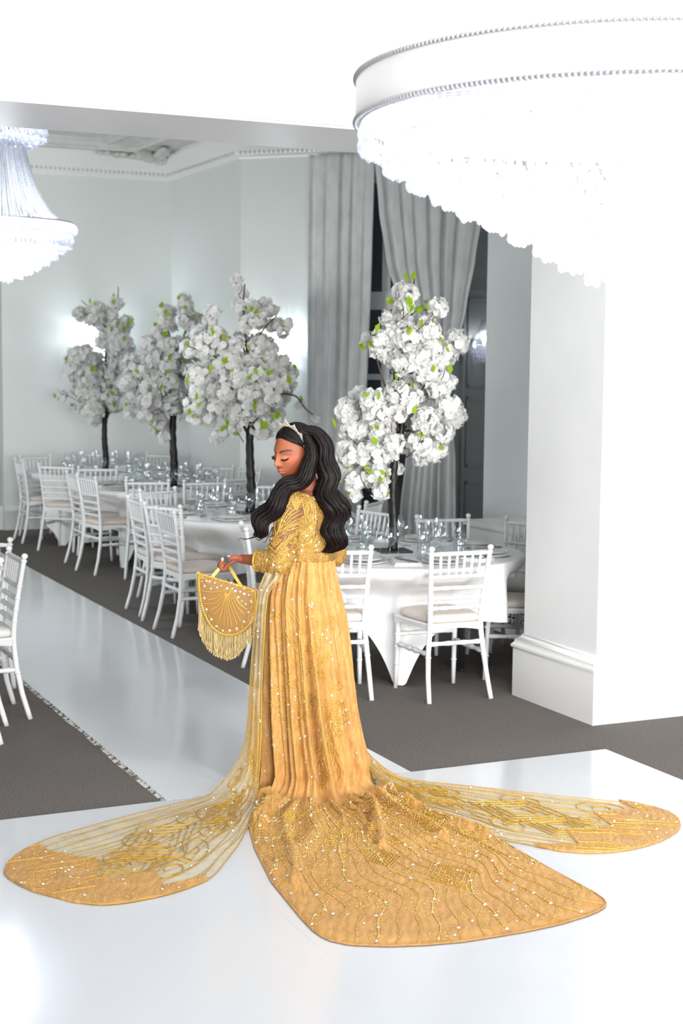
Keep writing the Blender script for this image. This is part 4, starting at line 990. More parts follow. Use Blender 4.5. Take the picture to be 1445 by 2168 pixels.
    # thin twigs reaching into the lobes
    for i in range(16 if near else 9):
        x, y, z, r = L3[rd.randrange(len(L3))]
        a = Vector((x * 0.45, y * 0.4, z - 0.10)); b_ = Vector((x + rd.uniform(-.03, .03), y - r * 1.02, z + rd.uniform(-.02, .05)))
        mid = a.lerp(b_, 0.55) + Vector((rd.uniform(-.04, .04), -0.03, rd.uniform(-.03, .03)))
        P_ = smooth_path([a, mid, b_, b_ + Vector((rd.uniform(-.05, .05), -0.01, 0.05))], 4)
        MB().tube(P_, [0.004 - 0.0022 * i_ / len(P_) for i_ in range(len(P_))], 5).build('twig', M['twig'], root)
# ------------------------------------------------------------------ the woman
# her own frame: x to the camera's right, y away from the camera, z up, origin on the floor under her waist
from mathutils.bvhtree import BVHTree
WLOC = (2.707, 6.184, 0.012); WROT = -YAW
def vcol_mat(name, rough, attr='tone', spec=0.45, sss=0.0):
    m = mat(name, (0.5, 0.25, 0.13, 1), rough, spec=spec)
    nt, N, L, b = nodes(m)
    a = add(nt, 'ShaderNodeVertexColor'); a.layer_name = attr
    nz = add(nt, 'ShaderNodeTexNoise'); nz.inputs['Scale'].default_value = 60; nz.inputs['Detail'].default_value = 3
    mx = add(nt, 'ShaderNodeMixRGB'); mx.blend_type = 'MULTIPLY'; mx.inputs[0].default_value = 0.12
    L.new(a.outputs[0], mx.inputs[1]); L.new(nz.outputs[0], mx.inputs[2]); L.new(mx.outputs[0], b.inputs['Base Color'])
    b.inputs['Subsurface Weight'].default_value = sss; b.inputs['Subsurface Scale'].default_value = 0.01
    return m
M['skin'] = vcol_mat('brown_skin', 0.5, spec=0.32, sss=0.08)
M['hair'] = noise_colour(mat('black_hair', (0.012, 0.009, 0.009, 1), 0.42, spec=0.14), (0.004, 0.003, 0.003, 1), (0.014, 0.009, 0.009, 1), 160, 3, stretch=(1, 1, 0.15), bump=0.35, dist=0.002)
M['lash'] = mat('black_lash', (0.006, 0.005, 0.006, 1), 0.5)
M['gold_cord'] = mat('gold_bead_cord', (0.60, 0.345, 0.05, 1), 0.36, 0.4)
M['gold_bead'] = mat('gold_bead', (0.86, 0.60, 0.20, 1), 0.22, 0.75)
M['gem'] = mat('crystal_gem', (0.92, 0.88, 0.80, 1), 0.08, 0.65)
M['nail'] = mat('pale_pink_nail', (0.85, 0.62, 0.58, 1), 0.15)
def velvet(name, c1, c2, scale=(1, 1, 1)):
    m = mat(name, c1, 0.62, spec=0.3, sheen=0.15)
    nt, N, L, b = nodes(m)
    b.inputs['Sheen Tint'].default_value = (1.0, 0.82, 0.52, 1)
    tc = add(nt, 'ShaderNodeTexCoord'); mp = add(nt, 'ShaderNodeMapping'); mp.inputs['Scale'].default_value = scale
    wv = add(nt, 'ShaderNodeTexWave'); wv.inputs['Scale'].default_value = 9; wv.inputs['Distortion'].default_value = 7; wv.inputs['Detail'].default_value = 2; wv.inputs['Detail Scale'].default_value = 1.3
    nz = add(nt, 'ShaderNodeTexNoise'); nz.inputs['Scale'].default_value = 14; nz.inputs['Detail'].default_value = 5
    sp = add(nt, 'ShaderNodeTexVoronoi'); sp.inputs['Scale'].default_value = 190
    r1 = add(nt, 'ShaderNodeValToRGB'); r1.color_ramp.elements[0].position = 0.3; r1.color_ramp.elements[0].color = c1; r1.color_ramp.elements[1].position = 0.7; r1.color_ramp.elements[1].color = c2
    r2 = add(nt, 'ShaderNodeValToRGB'); r2.color_ramp.elements[0].position = 0.0; r2.color_ramp.elements[0].color = (0.62, 0.36, 0.07, 1); r2.color_ramp.elements[1].position = 0.10; r2.color_ramp.elements[1].color = (1, 1, 1, 1)
    mu = add(nt, 'ShaderNodeMixRGB'); mu.blend_type = 'MULTIPLY'; mu.inputs[0].default_value = 0.30
    L.new(tc.outputs['Object'], mp.inputs[0]); L.new(mp.outputs[0], wv.inputs[0]); L.new(mp.outputs[0], nz.inputs[0]); L.new(mp.outputs[0], sp.inputs[0])
    L.new(nz.outputs[0], r1.inputs[0]); L.new(wv.outputs[0], r2.inputs[0]); L.new(r1.outputs[0], mu.inputs[1]); L.new(r2.outputs[0], mu.inputs[2]); L.new(mu.outputs[0], b.inputs['Base Color'])
    bp = add(nt, 'ShaderNodeBump'); bp.inputs['Strength'].default_value = 0.5; bp.inputs['Distance'].default_value = 0.006
    L.new(wv.outputs[0], bp.inputs['Height']); L.new(bp.outputs[0], b.inputs['Normal'])
    return m
M['velvet'] = velvet('gold_velvet', (0.475, 0.242, 0.067, 1), (0.605, 0.33, 0.106, 1))
M['bag_velvet'] = mat('dark_gold_velvet', (0.285, 0.142, 0.026, 1), 0.6, sheen=0.2)
def tulle_mat(name, opacity, c):
    m = bpy.data.materials.new(name); m.use_nodes = True
    nt = m.node_tree; N = nt.nodes; L = nt.links; b = N['Principled BSDF']
    b.inputs['Base Color'].default_value = c; b.inputs['Roughness'].default_value = 0.6
    t = add(nt, 'ShaderNodeBsdfTransparent'); mx = add(nt, 'ShaderNodeMixShader')
    nz = add(nt, 'ShaderNodeTexNoise'); nz.inputs['Scale'].default_value = 7; tc = add(nt, 'ShaderNodeTexCoord')
    rr = add(nt, 'ShaderNodeMapRange'); rr.inputs['From Min'].default_value = 0.3; rr.inputs['From Max'].default_value = 0.7; rr.inputs['To Min'].default_value = opacity * 0.75; rr.inputs['To Max'].default_value = min(1, opacity * 1.25)
    L.new(tc.outputs['Object'], nz.inputs[0]); L.new(nz.outputs[0], rr.inputs[0]); L.new(rr.outputs[0], mx.inputs[0])
    L.new(t.outputs[0], mx.inputs[1]); L.new(b.outputs[0], mx.inputs[2]); L.new(mx.outputs[0], N['Material Output'].inputs[0])
    return m
M['tulle'] = tulle_mat('gold_tulle', 0.50, (0.84, 0.72, 0.47, 1))

def V3(*a): return Vector(a)
def ring_loft(mb, rings, k=40):
    """rings: (centre, lateral dir, forward dir, half width, half depth front, half depth back)"""
    R = []
    for c, l, f, hw, df, db in rings:
        row = []
        for i in range(k):
            a = 2 * PI * i / k; s = math.sin(a)
            row.append(c + l * (hw * math.cos(a)) + f * ((df if s > 0 else db) * s))
        R.append(row)
    mb.grid(R, closed=True)
    mb.add(R[0], [tuple(range(k - 1, -1, -1))]); mb.add(R[-1], [tuple(range(k))])
def limb(mb, pts, rad, k=18, n=6):
    P = [Vector(p) for p in pts]; out = []; rr = []
    for i in range(len(P) - 1):
        p0, p1, p2, p3 = P[max(i - 1, 0)], P[i], P[i + 1], P[min(i + 2, len(P) - 1)]
        for q in range(n):
            t = q / n
            out.append(0.5 * ((2 * p1) + (p2 - p0) * t + (2 * p0 - 5 * p1 + 4 * p2 - p3) * t * t + (3 * p1 - p0 - 3 * p2 + p3) * t ** 3))
            rr.append(rad[i] * (1 - t) + rad[i + 1] * t)
    out.append(P[-1]); rr.append(rad[-1])
    mb.tube(out, rr, k)
    mb.sphere(out[0], rr[0] * 0.995, 14, 10); mb.sphere(out[-1], rr[-1] * 0.995, 14, 10)
def remeshed(mb, voxel, smooth=0):
    me = mb.mesh('tmp', None); o = bpy.data.objects.new('tmp', me); COL.objects.link(o)
    r = o.modifiers.new('r', 'REMESH'); r.mode = 'VOXEL'; r.voxel_size = voxel; r.use_smooth_shade = True
    if smooth:
        s = o.modifiers.new('s', 'SMOOTH'); s.factor = 0.5; s.iterations = smooth
    dg = bpy.context.evaluated_depsgraph_get(); dg.update()
    out = bpy.data.meshes.new_from_object(o.evaluated_get(dg))
    bpy.data.objects.remove(o)
    return out

# torso frames twist from the hips (facing away) to the chest (turned to her left)
def frame(ang): 
    f = V3(math.cos(ang), math.sin(ang), 0); return V3(-f.y, f.x, 0), f       # her left, her front
A_HIP, A_CH = math.radians(107), math.radians(147)
def torso_rings(grow=0.0):
    T = [(0.86, -0.022, 0.0, 0.135, 0.09, 0.10, 0.0), (0.93, -0.02, 0.0, 0.125, 0.09, 0.10, 0.1), (0.99, -0.018, 0.0, 0.112, 0.085, 0.088, 0.35), (1.05, -0.014, 0.0, 0.110, 0.082, 0.082, 0.6), (1.10, -0.010, 0.0, 0.118, 0.095, 0.088, 0.8),
         (1.16, -0.006, 0.002, 0.128, 0.11, 0.092, 0.95), (1.22, -0.004, 0.004, 0.138, 0.128, 0.094, 1.0), (1.27, -0.003, 0.006, 0.142, 0.105, 0.090, 1.0), (1.305, 0.0, 0.008, 0.130, 0.075, 0.078, 1.0), (1.33, 0.003, 0.010, 0.092, 0.058, 0.062, 1.0), (1.35, 0.003, 0.010, 0.06, 0.048, 0.052, 1.0)]
    R = []
    for z, x, y, hw, df, db, tw in T:
        l, f = frame(A_HIP + (A_CH - A_HIP) * tw)
        R.append((V3(x, y, z), l, f, hw + grow, df + grow, db + grow))
    return R
# head
HF = V3(-0.695, -0.690, -0.190).normalized()
HS = V3(0, 0, 1).cross(HF).normalized()                       # her left
HU = HF.cross(HS).normalized()
if HU.z < 0: HU = -HU
HS, HU = HS * math.cos(0.07) - HU * math.sin(0.07), HU * math.cos(0.07) + HS * math.sin(0.07)   # head leans a little
HC = V3(-0.074, -0.002, 1.520)
def H(s, f, u): return HC + HS * s + HF * f + HU * u
def gss(x, m, s): return math.exp(-((x - m) / s) ** 2)
def head_point(th, ph):
    """th from the crown down, ph around from her front"""
    ct, st = math.cos(th), math.sin(th); cp, sp = math.cos(ph), math.sin(ph)
    x, y, z = st * sp, st * cp, ct                             # side, front, up on the unit sphere
    u = z * (0.118 if z > 0 else 0.122)
    lower = max(0.0, -z)
    w = 0.077 * (1 - 0.30 * lower ** 2.0 - (0.08 * lower if y > 0 else 0.16 * lower))
    d = 0.094 if y > 0 else 0.104 * (1 - 0.30 * lower)
    s = x * w; f = y * d
    if y > 0: f = min(f, 0.094) * (1 - 0.10 * abs(x) ** 2)
    fr = max(0.0, y) ** 0.7
    f += 0.016 * lower ** 0.8 * max(0.0, y) ** 0.6                                       # fuller lower face
    # jaw line and chin
    f += fr * (0.012 * gss(u, -0.104, 0.022) * gss(s, 0, 0.022))
    f += fr * (0.006 * gss(u, 0.026, 0.012) * gss(abs(s), 0.022, 0.026))               # brow
    f -= fr * (0.0115 * gss(u, 0.004, 0.015) * gss(abs(s), 0.033, 0.018))              # socket
    f += fr * (0.0085 * gss(u, 0.000, 0.0105) * gss(abs(s), 0.033, 0.0145))            # closed lid over the eye
    f -= fr * (0.0022 * gss(u, -0.0095 + 3.0 * (abs(s) - 0.033) ** 2, 0.0025) * gss(abs(s), 0.033, 0.014))   # lid line
    ridge = min(1.0, max(0.0, (0.022 - u) / 0.055))
    if -0.055 < u < 0.03:
        w_n = 0.0080 + 0.0055 * ridge
        prof = (0.004 + 0.020 * ridge ** 1.25) if u > -0.034 else 0.026 * max(0.0, (u + 0.047) / 0.013)
        f += fr * prof * gss(s, 0, w_n)
    f += fr * (0.0085 * gss(u, -0.0365, 0.0065) * gss(abs(s), 0.0120, 0.0062))         # wings
    f += fr * (0.0105 * gss(u, -0.0605, 0.0058) * gss(s, 0, 0.0205))                   # upper lip
    f += fr * (0.0132 * gss(u, -0.0730, 0.0068) * gss(s, 0, 0.0185))                   # lower lip
    f -= fr * (0.0038 * gss(u, -0.0663, 0.0020) * gss(s, 0, 0.0200)) # mouth line
    f -= fr * (0.0035 * gss(u, -0.0850, 0.0055) * gss(s, 0, 0.016))
    f += fr * 0.004 * gss(u, -0.020, 0.018) * gss(abs(s), 0.042, 0.016)                # cheek
    s *= 1 + 0.05 * gss(u, -0.016, 0.022) * fr
    return H(s, f, u)
body = MB()
NT, NP = 190, 240
rows = [[head_point(PI * (i + 0.5) / NT, 2 * PI * j / NP) for j in range(NP)] for i in range(NT)]
body.grid(rows, closed=True)
body.add(rows[0], [tuple(range(NP - 1, -1, -1))]); body.add(rows[-1], [tuple(range(NP))])
body.sphere(H(0, 0.1005, -0.0305), (0.0098, 0.0098, 0.0090), 16, 12)                          # round tip and wings of the nose
for s in (1, -1): body.sphere(H(s * 0.0108, 0.0895, -0.0352), (0.0068, 0.0075, 0.0062), 12, 10)
for s in (1, -1):                                             # ears
    R = Matrix((HS, HF, HU)).transposed().to_4x4()
    body.sphere(H(s * 0.073, -0.004, -0.008), (0.008, 0.017, 0.030), 14, 10, R)
    body.sphere(H(s * 0.077, -0.008, -0.004), (0.006, 0.012, 0.024), 14, 10, R)
limb(body, [V3(0.003, 0.012, 1.315), V3(-0.012, 0.008, 1.375), H(0, -0.028, -0.055)], [0.060, 0.050, 0.053])
ring_loft(body, torso_rings())
LS, LE, LW_ = V3(-0.076, -0.098, 1.295), V3(-0.138, -0.125, 1.040), V3(-0.302, -0.030, 1.040)
RS, RE, RW_ = V3(0.082, 0.112, 1.295), V3(0.120, 0.085, 1.045), V3(0.03, 0.20, 1.02)
limb(body, [V3(0.0, 0.008, 1.29), LS], [0.06, 0.047]); limb(body, [V3(0.0, 0.008, 1.29), RS], [0.06, 0.047])
limb(body, [LS, LS.lerp(LE, 0.5) + V3(-0.004, -0.006, 0), LE], [0.046, 0.041, 0.034])
limb(body, [LE, LE.lerp(LW_, 0.35), LE.lerp(LW_, 0.75), LW_], [0.034, 0.0345, 0.0245, 0.0205])
limb(body, [RS, RS.lerp(RE, 0.5), RE], [0.046, 0.041, 0.036]); limb(body, [RE, RE.lerp(RW_, 0.4), RW_], [0.036, 0.034, 0.022])
# left hand, palm up, fingers hooked round the bag straps
pal = [V3(-0.302, -0.030, 1.041), V3(-0.325, -0.030, 1.038), V3(-0.350, -0.030, 1.026), V3(-0.366, -0.030, 1.014)]
hr = []
for p, hw, th in zip(pal, (0.021, 0.031, 0.039, 0.037), (0.017, 0.017, 0.0145, 0.011)):
    hr.append((p, V3(0, 1, 0), V3(0.38, 0, 0.92).normalized(), hw, th, th))
ring_loft(body, hr, 24)
FING = [(-0.058, 0.000, 0.0082, 0.92), (-0.040, -0.005, 0.0086, 1.0), (-0.021, -0.009, 0.0083, 0.96), (-0.004, -0.010, 0.0074, 0.80)]
TIPS = []
for y, dx, r, ln in FING:
    k0 = V3(-0.364, y, 1.014); k1 = k0 + V3(-0.020 * ln + dx * 0.4, 0, -0.022 * ln); k2 = k1 + V3(-0.016 * ln, -0.001, 0.022 * ln); k3 = k2 + V3(0.014 * ln, -0.003, 0.022 * ln)
    limb(body, [k0, k1, k2, k3], [r * 1.12, r * 1.08, r, r * 0.82], 12, 5); TIPS.append((k2, k3, r))
t0, t1, t2, t3 = V3(-0.312, -0.048, 1.046), V3(-0.328, -0.068, 1.052), V3(-0.345, -0.070, 1.048), V3(-0.334, -0.058, 1.060)
t3 = V3(-0.356, -0.066, 1.052)
limb(body, [t0, t1, t2, t3], [0.0145, 0.012, 0.0098, 0.0080], 12, 5)
for s in (-1, 1):                                             # legs and feet, under the skirt
    l, f = frame(A_HIP)
    hip = V3(-0.02, 0, 0.90) + l * (0.075 * s); kn = hip + V3(0, 0, -0.42) + f * 0.02; an = kn + V3(0, 0, -0.385) - f * 0.02
    limb(body, [hip, hip.lerp(kn, 0.5), kn, kn.lerp(an, 0.4), an], [0.085, 0.072, 0.052, 0.050, 0.032])
    limb(body, [an + V3(0, 0, -0.03), an + f * 0.08 + V3(0, 0, -0.055), an + f * 0.16 + V3(0, 0, -0.075)], [0.032, 0.028, 0.018])
bm_ = remeshed(body, 0.0023, 1)
nv = len(bm_.vertices)
co = np.empty(nv * 3); bm_.vertices.foreach_get('co', co); co = co.reshape(-1, 3)
rel = co - np.array(HC); s_ = rel @ np.array(HS); f_ = rel @ np.array(HF); u_ = rel @ np.array(HU)
G = lambda x, m, w: np.exp(-((x - m) / w) ** 2)
lin = lambda *c: np.array(srgb(*c)[:3])
col = np.tile(lin(146, 83, 55), (nv, 1))
def blend(c, w):
    global col
    w = np.clip(w, 0, 1)[:, None]; col = col * (1 - w) + np.array(c) * w
front = (f_ > 0.03).astype(float) * (np.abs(u_) < 0.13)
blend(lin(168, 98, 64), front * G(s_, 0, 0.05) * 0.8)
blend(lin(188, 100, 82), front * 0.55 * G(np.abs(s_), 0.052, 0.024) * G(u_, -0.018, 0.024))
blend(lin(196, 124, 84), front * 0.7 * G(s_, 0, 0.0055) * ((u_ > -0.035) & (u_ < 0.02)))
blend(lin(150, 88, 66), front * 0.9 * G(np.abs(s_), 0.036, 0.017) * G(u_, 0.010, 0.0075))
blend(lin(190, 136, 96), front * 0.9 * G(np.abs(s_), 0.032, 0.010) * G(u_, 0.0005, 0.0045))
brow_u = 0.0305 - 11.0 * (np.abs(s_) - 0.041) ** 2
blend(lin(40, 23, 19), front * 0.97 * np.clip(2.4 * G(u_, brow_u, 0.0038 - 0.03 * (np.abs(s_) - 0.02)) - 0.15, 0, 1) * np.clip((np.abs(s_) - 0.011) / 0.006, 0, 1) * np.clip((0.060 - np.abs(s_)) / 0.008, 0, 1))
lipw = 1 - (s_ / 0.0255) ** 2
blend(lin(178, 100, 94), front * ((lipw > 0) & (u_ > -0.0663 - 0.0130 * np.maximum(lipw, 0) ** 0.6) & (u_ < -0.0663 + 0.0105 * np.maximum(lipw, 0) ** 0.6)) * 1.0)
blend(lin(96, 48, 44), front * (lipw > 0.02) * G(u_, -0.0663, 0.0014) * 0.8)
blend(lin(110, 60, 45), front * G(np.abs(s_), 0.0085, 0.0035) * G(u_, -0.0430, 0.0028) * 0.8)
blend(lin(140, 76, 49), np.clip((1.44 - co[:, 2]) / 0.06, 0, 1) * 0.6)
blend(lin(176, 102, 82), (co[:, 0] < -0.30) * (co[:, 2] > 1.02) * 0.5)
at = bm_.color_attributes.new('tone', 'FLOAT_COLOR', 'POINT')
at.data.foreach_set('color', np.concatenate([col, np.ones((nv, 1))], 1).ravel())
bm_.materials.clear(); bm_.materials.append(M['skin']); bm_.name = 'person'
W = bpy.data.objects.new('person', bm_); COL.objects.link(W)
W.location = WLOC; W.rotation_euler = (0, 0, WROT)
tag(W, 'woman in long gold beaded gown with tiara, looking down over her shoulder, holding fringed bag', 'person')
BT = BVHTree.FromPolygons([Vector(c) for c in co], [tuple(p.vertices) for p in bm_.polygons])

# lashes, nails
def on_face(s, u, lift=0.0):
    h = BT.ray_cast(H(s, 0.2, u), -HF); return (h[0] + HF * lift) if h[0] else H(s, 0.09, u)
for sg in (1, -1):
    mb = MB(); n = 14; A_, B_, Cc = [], [], []
    for i in range(n + 1):
        q = i / n; s = sg * (0.0195 + 0.0275 * q); u = -0.0085 - 0.004 * math.sin(PI * q) + 0.005 * q * q
        p = on_face(s, u, 0.0008); ln = 0.008 + 0.0075 * q
        tipv = (HF * 0.8 - HU * 0.35 + HS * sg * (0.2 + 0.6 * q)).normalized() * ln
        A_.append(p + HU * 0.0020); B_.append(p - HU * 0.0016); Cc.append(p + tipv)
    mb.tube([p_.lerp(q_, 0.5) for p_, q_ in zip(A_, B_)], [0.0007 + 0.0011 * math.sin(PI * (0.15 + 0.8 * i / n)) for i in range(n + 1)], 5)
    for i in range(n + 1):                                     # each lash a thin curved spike
        for d_ in (-0.5, 0.0, 0.5):
            k_ = min(max(i + d_, 0), n); i0 = min(int(k_), n - 1); f_k = k_ - i0
            r0_ = A_[i0].lerp(A_[i0 + 1], f_k).lerp(B_[i0].lerp(B_[i0 + 1], f_k), 0.5); tp_ = Cc[i0].lerp(Cc[i0 + 1], f_k)
            mid_ = r0_.lerp(tp_, 0.55) - HU * 0.0012
            mb.tube([r0_, mid_, tp_ + HU * 0.0012], [0.00085, 0.0006, 0.00015], 4, cap=False)
    mb.build('eyelash', M['lash'], W)
for (k2, k3, r) in TIPS[:3]:
    d_ = (k3 - k2).normalized(); nrm = d_.cross(V3(0, 1, 0)).normalized()
    if nrm.x < 0: nrm = -nrm
    mb = MB(); c = k3 + d_ * 0.004 + V3(0.001, -r * 0.5, 0) - nrm * r * 0.55
    R = d_.to_track_quat('Z', 'Y').to_matrix().to_4x4()
    mb.sphere(c, (0.0052, 0.0038, 0.0085), 8, 6, R); mb.build('fingernail', M['nail'], W)
mb = MB(); d_ = (t3 - t2).normalized(); mb.sphere(t3 + V3(-0.001, -0.004, 0.005), (0.0075, 0.0046, 0.0035), 8, 6); mb.build('fingernail', M['nail'], W)

# ------------------------------------------------------------------ bodice and sleeves
gar = MB()
ring_loft(gar, torso_rings(0.010)[3:-1])
limb(gar, [V3(0.0, 0.008, 1.285), LS + V3(0, 0, -0.004)], [0.070, 0.060]); limb(gar, [V3(0.0, 0.008, 1.285), RS], [0.070, 0.058])
SE = LE + V3(0.010, 0.0, 0.004)
limb(gar, [LS + V3(0, 0, -0.004), LS.lerp(SE, 0.55), SE], [0.060, 0.061, 0.064])
CUF = LE.lerp(LW_, 0.52)
limb(gar, [SE, SE.lerp(CUF, 0.5), CUF], [0.064, 0.055, 0.047])
limb(gar, [RS, RS.lerp(RE, 0.5), RE], [0.058, 0.056, 0.052]); limb(gar, [RE, RE.lerp(RW_, 0.6)], [0.052, 0.046])
for q in (0.62, 0.78, 0.90):                                   # creases above the bend of the arm
    c = LS.lerp(SE, q); dd = (SE - LS).normalized(); u0 = dd.orthogonal().normalized(); w0 = dd.cross(u0)
    gar.tube([c + (u0 * math.cos(2 * PI * i / 24) + w0 * math.sin(2 * PI * i / 24)) * (0.058 + 0.006 * math.sin(3 * i)) + dd * 0.006 * math.sin(i * 0.9) for i in range(25)], 0.0075, 8)
gme = remeshed(gar, 0.0032, 3)
gb = bmesh.new(); gb.from_mesh(gme)
cn = (LW_ - LE).normalized()
NB = V3(0.004, 0.010, 1.326)
def drop_vert(v):
    p = v.co
    if (p - CUF).dot(cn) > 0.0 and p.x < -0.15: return True
    q = p - NB
    lf, ff = frame(A_CH)
    if p.z > 1.318 and math.hypot(q.dot(lf) / 0.088, q.dot(ff) / 0.075) < 1.0: return True
    if p.z < 1.040 and p.x > -0.06 and p.x < 0.06: return True
    return False
bmesh.ops.delete(gb, geom=[v for v in gb.verts if drop_vert(v)], context='VERTS')
gm2 = bpy.data.meshes.new('bodice'); gb.to_mesh(gm2); gb.free()
gm2.polygons.foreach_set('use_smooth', [True] * len(gm2.polygons))
def beaded_mat(name):
    """gold beadwork; where the attribute 'net' is set the brown net shows through"""
    m = mat(name, (0.74, 0.45, 0.10, 1), 0.42, 0.25)
    nt, N, L, b = nodes(m)
    tc = add(nt, 'ShaderNodeTexCoord')
    vo = add(nt, 'ShaderNodeTexVoronoi'); vo.inputs['Scale'].default_value = 230
    vr = add(nt, 'ShaderNodeValToRGB'); vr.color_ramp.elements[0].position = 0.1; vr.color_ramp.elements[0].color = (0.86, 0.56, 0.15, 1); vr.color_ramp.elements[1].position = 0.6; vr.color_ramp.elements[1].color = (0.36, 0.19, 0.035, 1)
    nz = add(nt, 'ShaderNodeTexNoise'); nz.inputs['Scale'].default_value = 26; nz.inputs['Detail'].default_value = 4
    nr = add(nt, 'ShaderNodeValToRGB'); nr.color_ramp.elements[0].position = 0.42; nr.color_ramp.elements[0].color = (0.62, 0.55, 0.45, 1); nr.color_ramp.elements[1].position = 0.58; nr.color_ramp.elements[1].color = (1, 1, 1, 1)
    mu = add(nt, 'ShaderNodeMixRGB'); mu.blend_type = 'MULTIPLY'; mu.inputs[0].default_value = 0.7
    at = add(nt, 'ShaderNodeAttribute'); at.attribute_name = 'net'
    mx = add(nt, 'ShaderNodeMixRGB'); mx.inputs[2].default_value = (0.235, 0.105, 0.052, 1)
    L.new(tc.outputs['Object'], vo.inputs[0]); L.new(tc.outputs['Object'], nz.inputs[0]); L.new(nz.outputs[0], nr.inputs[0])
    L.new(vo.outputs[0], vr.inputs[0]); L.new(vr.outputs[0], mu.inputs[1]); L.new(nr.outputs[0], mu.inputs[2]); L.new(mu.outputs[0], mx.inputs[1]); L.new(at.outputs['Fac'], mx.inputs[0]); L.new(mx.outputs[0], b.inputs['Base Color'])
    bp = add(nt, 'ShaderNodeBump'); bp.inputs['Strength'].default_value = 0.8; bp.inputs['Distance'].default_value = 0.003; bp.invert = True
    L.new(vo.outputs[0], bp.inputs['Height']); L.new(bp.outputs[0], b.inputs['Normal'])
    return m
M['beaded'] = beaded_mat('gold_beadwork')
gm2.materials.clear(); gm2.materials.append(M['beaded'])
NETS = [[(430, 840), (440, 740), (470, 640), (520, 530), (590, 400), (615, 345), (640, 420), (680, 490), (740, 420), (765, 345), (785, 470), (795, 560), (700, 640), (560, 690), (470, 760)],
        [(430, 850), (470, 790), (600, 720), (720, 680), (745, 705), (640, 800), (520, 900), (410, 1020), (330, 960), (400, 980), (500, 880)], [(545, 960), (590, 915), (640, 955), (600, 995)], [(385, 650), (425, 590), (445, 740), (400, 760)], [(470, 500), (490, 470), (500, 530), (475, 600)], [(930, 610), (985, 560), (988, 800), (935, 880)], [(860, 470), (880, 440), (880, 520), (862, 540)], [(690, 830), (730, 780), (745, 850), (700, 880)]]
def in_poly(x, y, P):
    c = False
    for (x0, y0), (x1, y1) in zip(P, P[1:] + P[:1]):
        if (y0 > y) != (y1 > y) and x < (x1 - x0) * (y - y0) / (y1 - y0) + x0: c = not c
    return c
gn = gm2.attributes.new('net', 'FLOAT', 'POINT')
vals = []
for v in gm2.vertices:
    X = (v.co.x / 0.002125 + 650 - 520) * 6.568; Y = ((1.051 - v.co.z) / 0.002135 + 1178 - 1000) * 6.568
    vals.append(1.0 if v.normal.y < 0.35 and any(in_poly(X, Y, P) for P in NETS) else 0.0)
gn.data.foreach_set('value', vals)
BOD = link('bodice', gm2, W)
gco = [v.co.copy() for v in gm2.vertices]
GT = BVHTree.FromPolygons(gco, [tuple(p.vertices) for p in gm2.polygons])

# ------------------------------------------------------------------ skirt running into the train
def tab(t, z):
    for a, b in zip(t[:-1], t[1:]):
        if a[0] >= z >= b[0]:
            f = (a[0] - z) / (a[0] - b[0]); return [p + (q - p) * f for p, q in zip(a[1:], b[1:])]
    return list(t[0][1:]) if z > t[0][0] else list(t[-1][1:])
#        z     left   right  front(away) back(towards)
SK = [(1.052, -0.128, 0.112, 0.098, 0.098), (1.02, -0.142, 0.118, 0.11, 0.112), (0.95, -0.172, 0.130, 0.125, 0.135), (0.88, -0.190, 0.142, 0.135, 0.155), (0.786, -0.198, 0.159, 0.145, 0.165), (0.57, -0.200, 0.185, 0.165, 0.18),
      (0.35, -0.202, 0.208, 0.185, 0.20), (0.20, -0.204, 0.236, 0.20, 0.215), (0.10, -0.206, 0.262, 0.21, 0.235), (0.02, -0.21, 0.30, 0.22, 0.265)]
TRAIN = [(-0.222, -0.28), (-0.232, -0.615), (-0.183, -0.952), (-0.1, -1.332), (0.024, -1.71), (0.065, -1.815), (0.107, -1.888), (0.186, -1.932), (0.311, -1.941), (0.436, -1.926), (0.564, -1.894), (0.679, -1.845), (0.796, -1.791), (0.901, -1.732), (1.012, -1.649), (1.07, -1.59), (1.099, -1.545), (1.107, -1.50), (1.085, -1.425), (0.948, -1.145), (0.771, -0.743), (0.572, -0.524), (0.442, -0.285), (0.375, -0.10)]
CX, CY = 0.03, -0.02
tp = []
for i in range(len(TRAIN) - 1):
    a, b = TRAIN[i], TRAIN[i + 1]
    for q in range(12): tp.append((a[0] + (b[0] - a[0]) * q / 12, a[1] + (b[1] - a[1]) * q / 12))
tp.append(TRAIN[-1])
tpol = sorted(((math.atan2(y - CY, x - CX), math.hypot(x - CX, y - CY)) for x, y in tp))
tang = np.array([t[0] for t in tpol]); trad = np.array([t[1] for t in tpol])
def train_r(a):
    a = (a + PI) % (2 * PI) - PI
    if a < tang[0] or a > tang[-1]: return 0.0
    return float(np.interp(a, tang, trad))
def ring_xy(z, a, fold=True):
    l, r, fr, bk = tab(SK, z)
    c, s = math.cos(a), math.sin(a)
    cx = (l + r) / 2; hw = (r - l) / 2
    g = max(0.0, min(1.0, (1.05 - z) / 1.0))
    fa = a + 0.10 * g * math.sin(3 * a) - 0.25 * g                       # pleats lean with the twist
    amp = 0.0045 + 0.019 * g + 0.006 * math.sin(5 * a + 2)* g
    o = amp * (math.sin(17 * fa + 1.2 * math.sin(4 * fa)) + 0.55 * math.sin(31 * fa + 2 * math.sin(3 * fa) + z * 2.0)) + 0.006 * noise.noise((c * 5, s * 5, z * 3.5))
    if not fold: o = 0
    k = 1 + o / max(hw, 0.1)
    return cx + hw * c * k, (fr if s > 0 else bk) * s * k
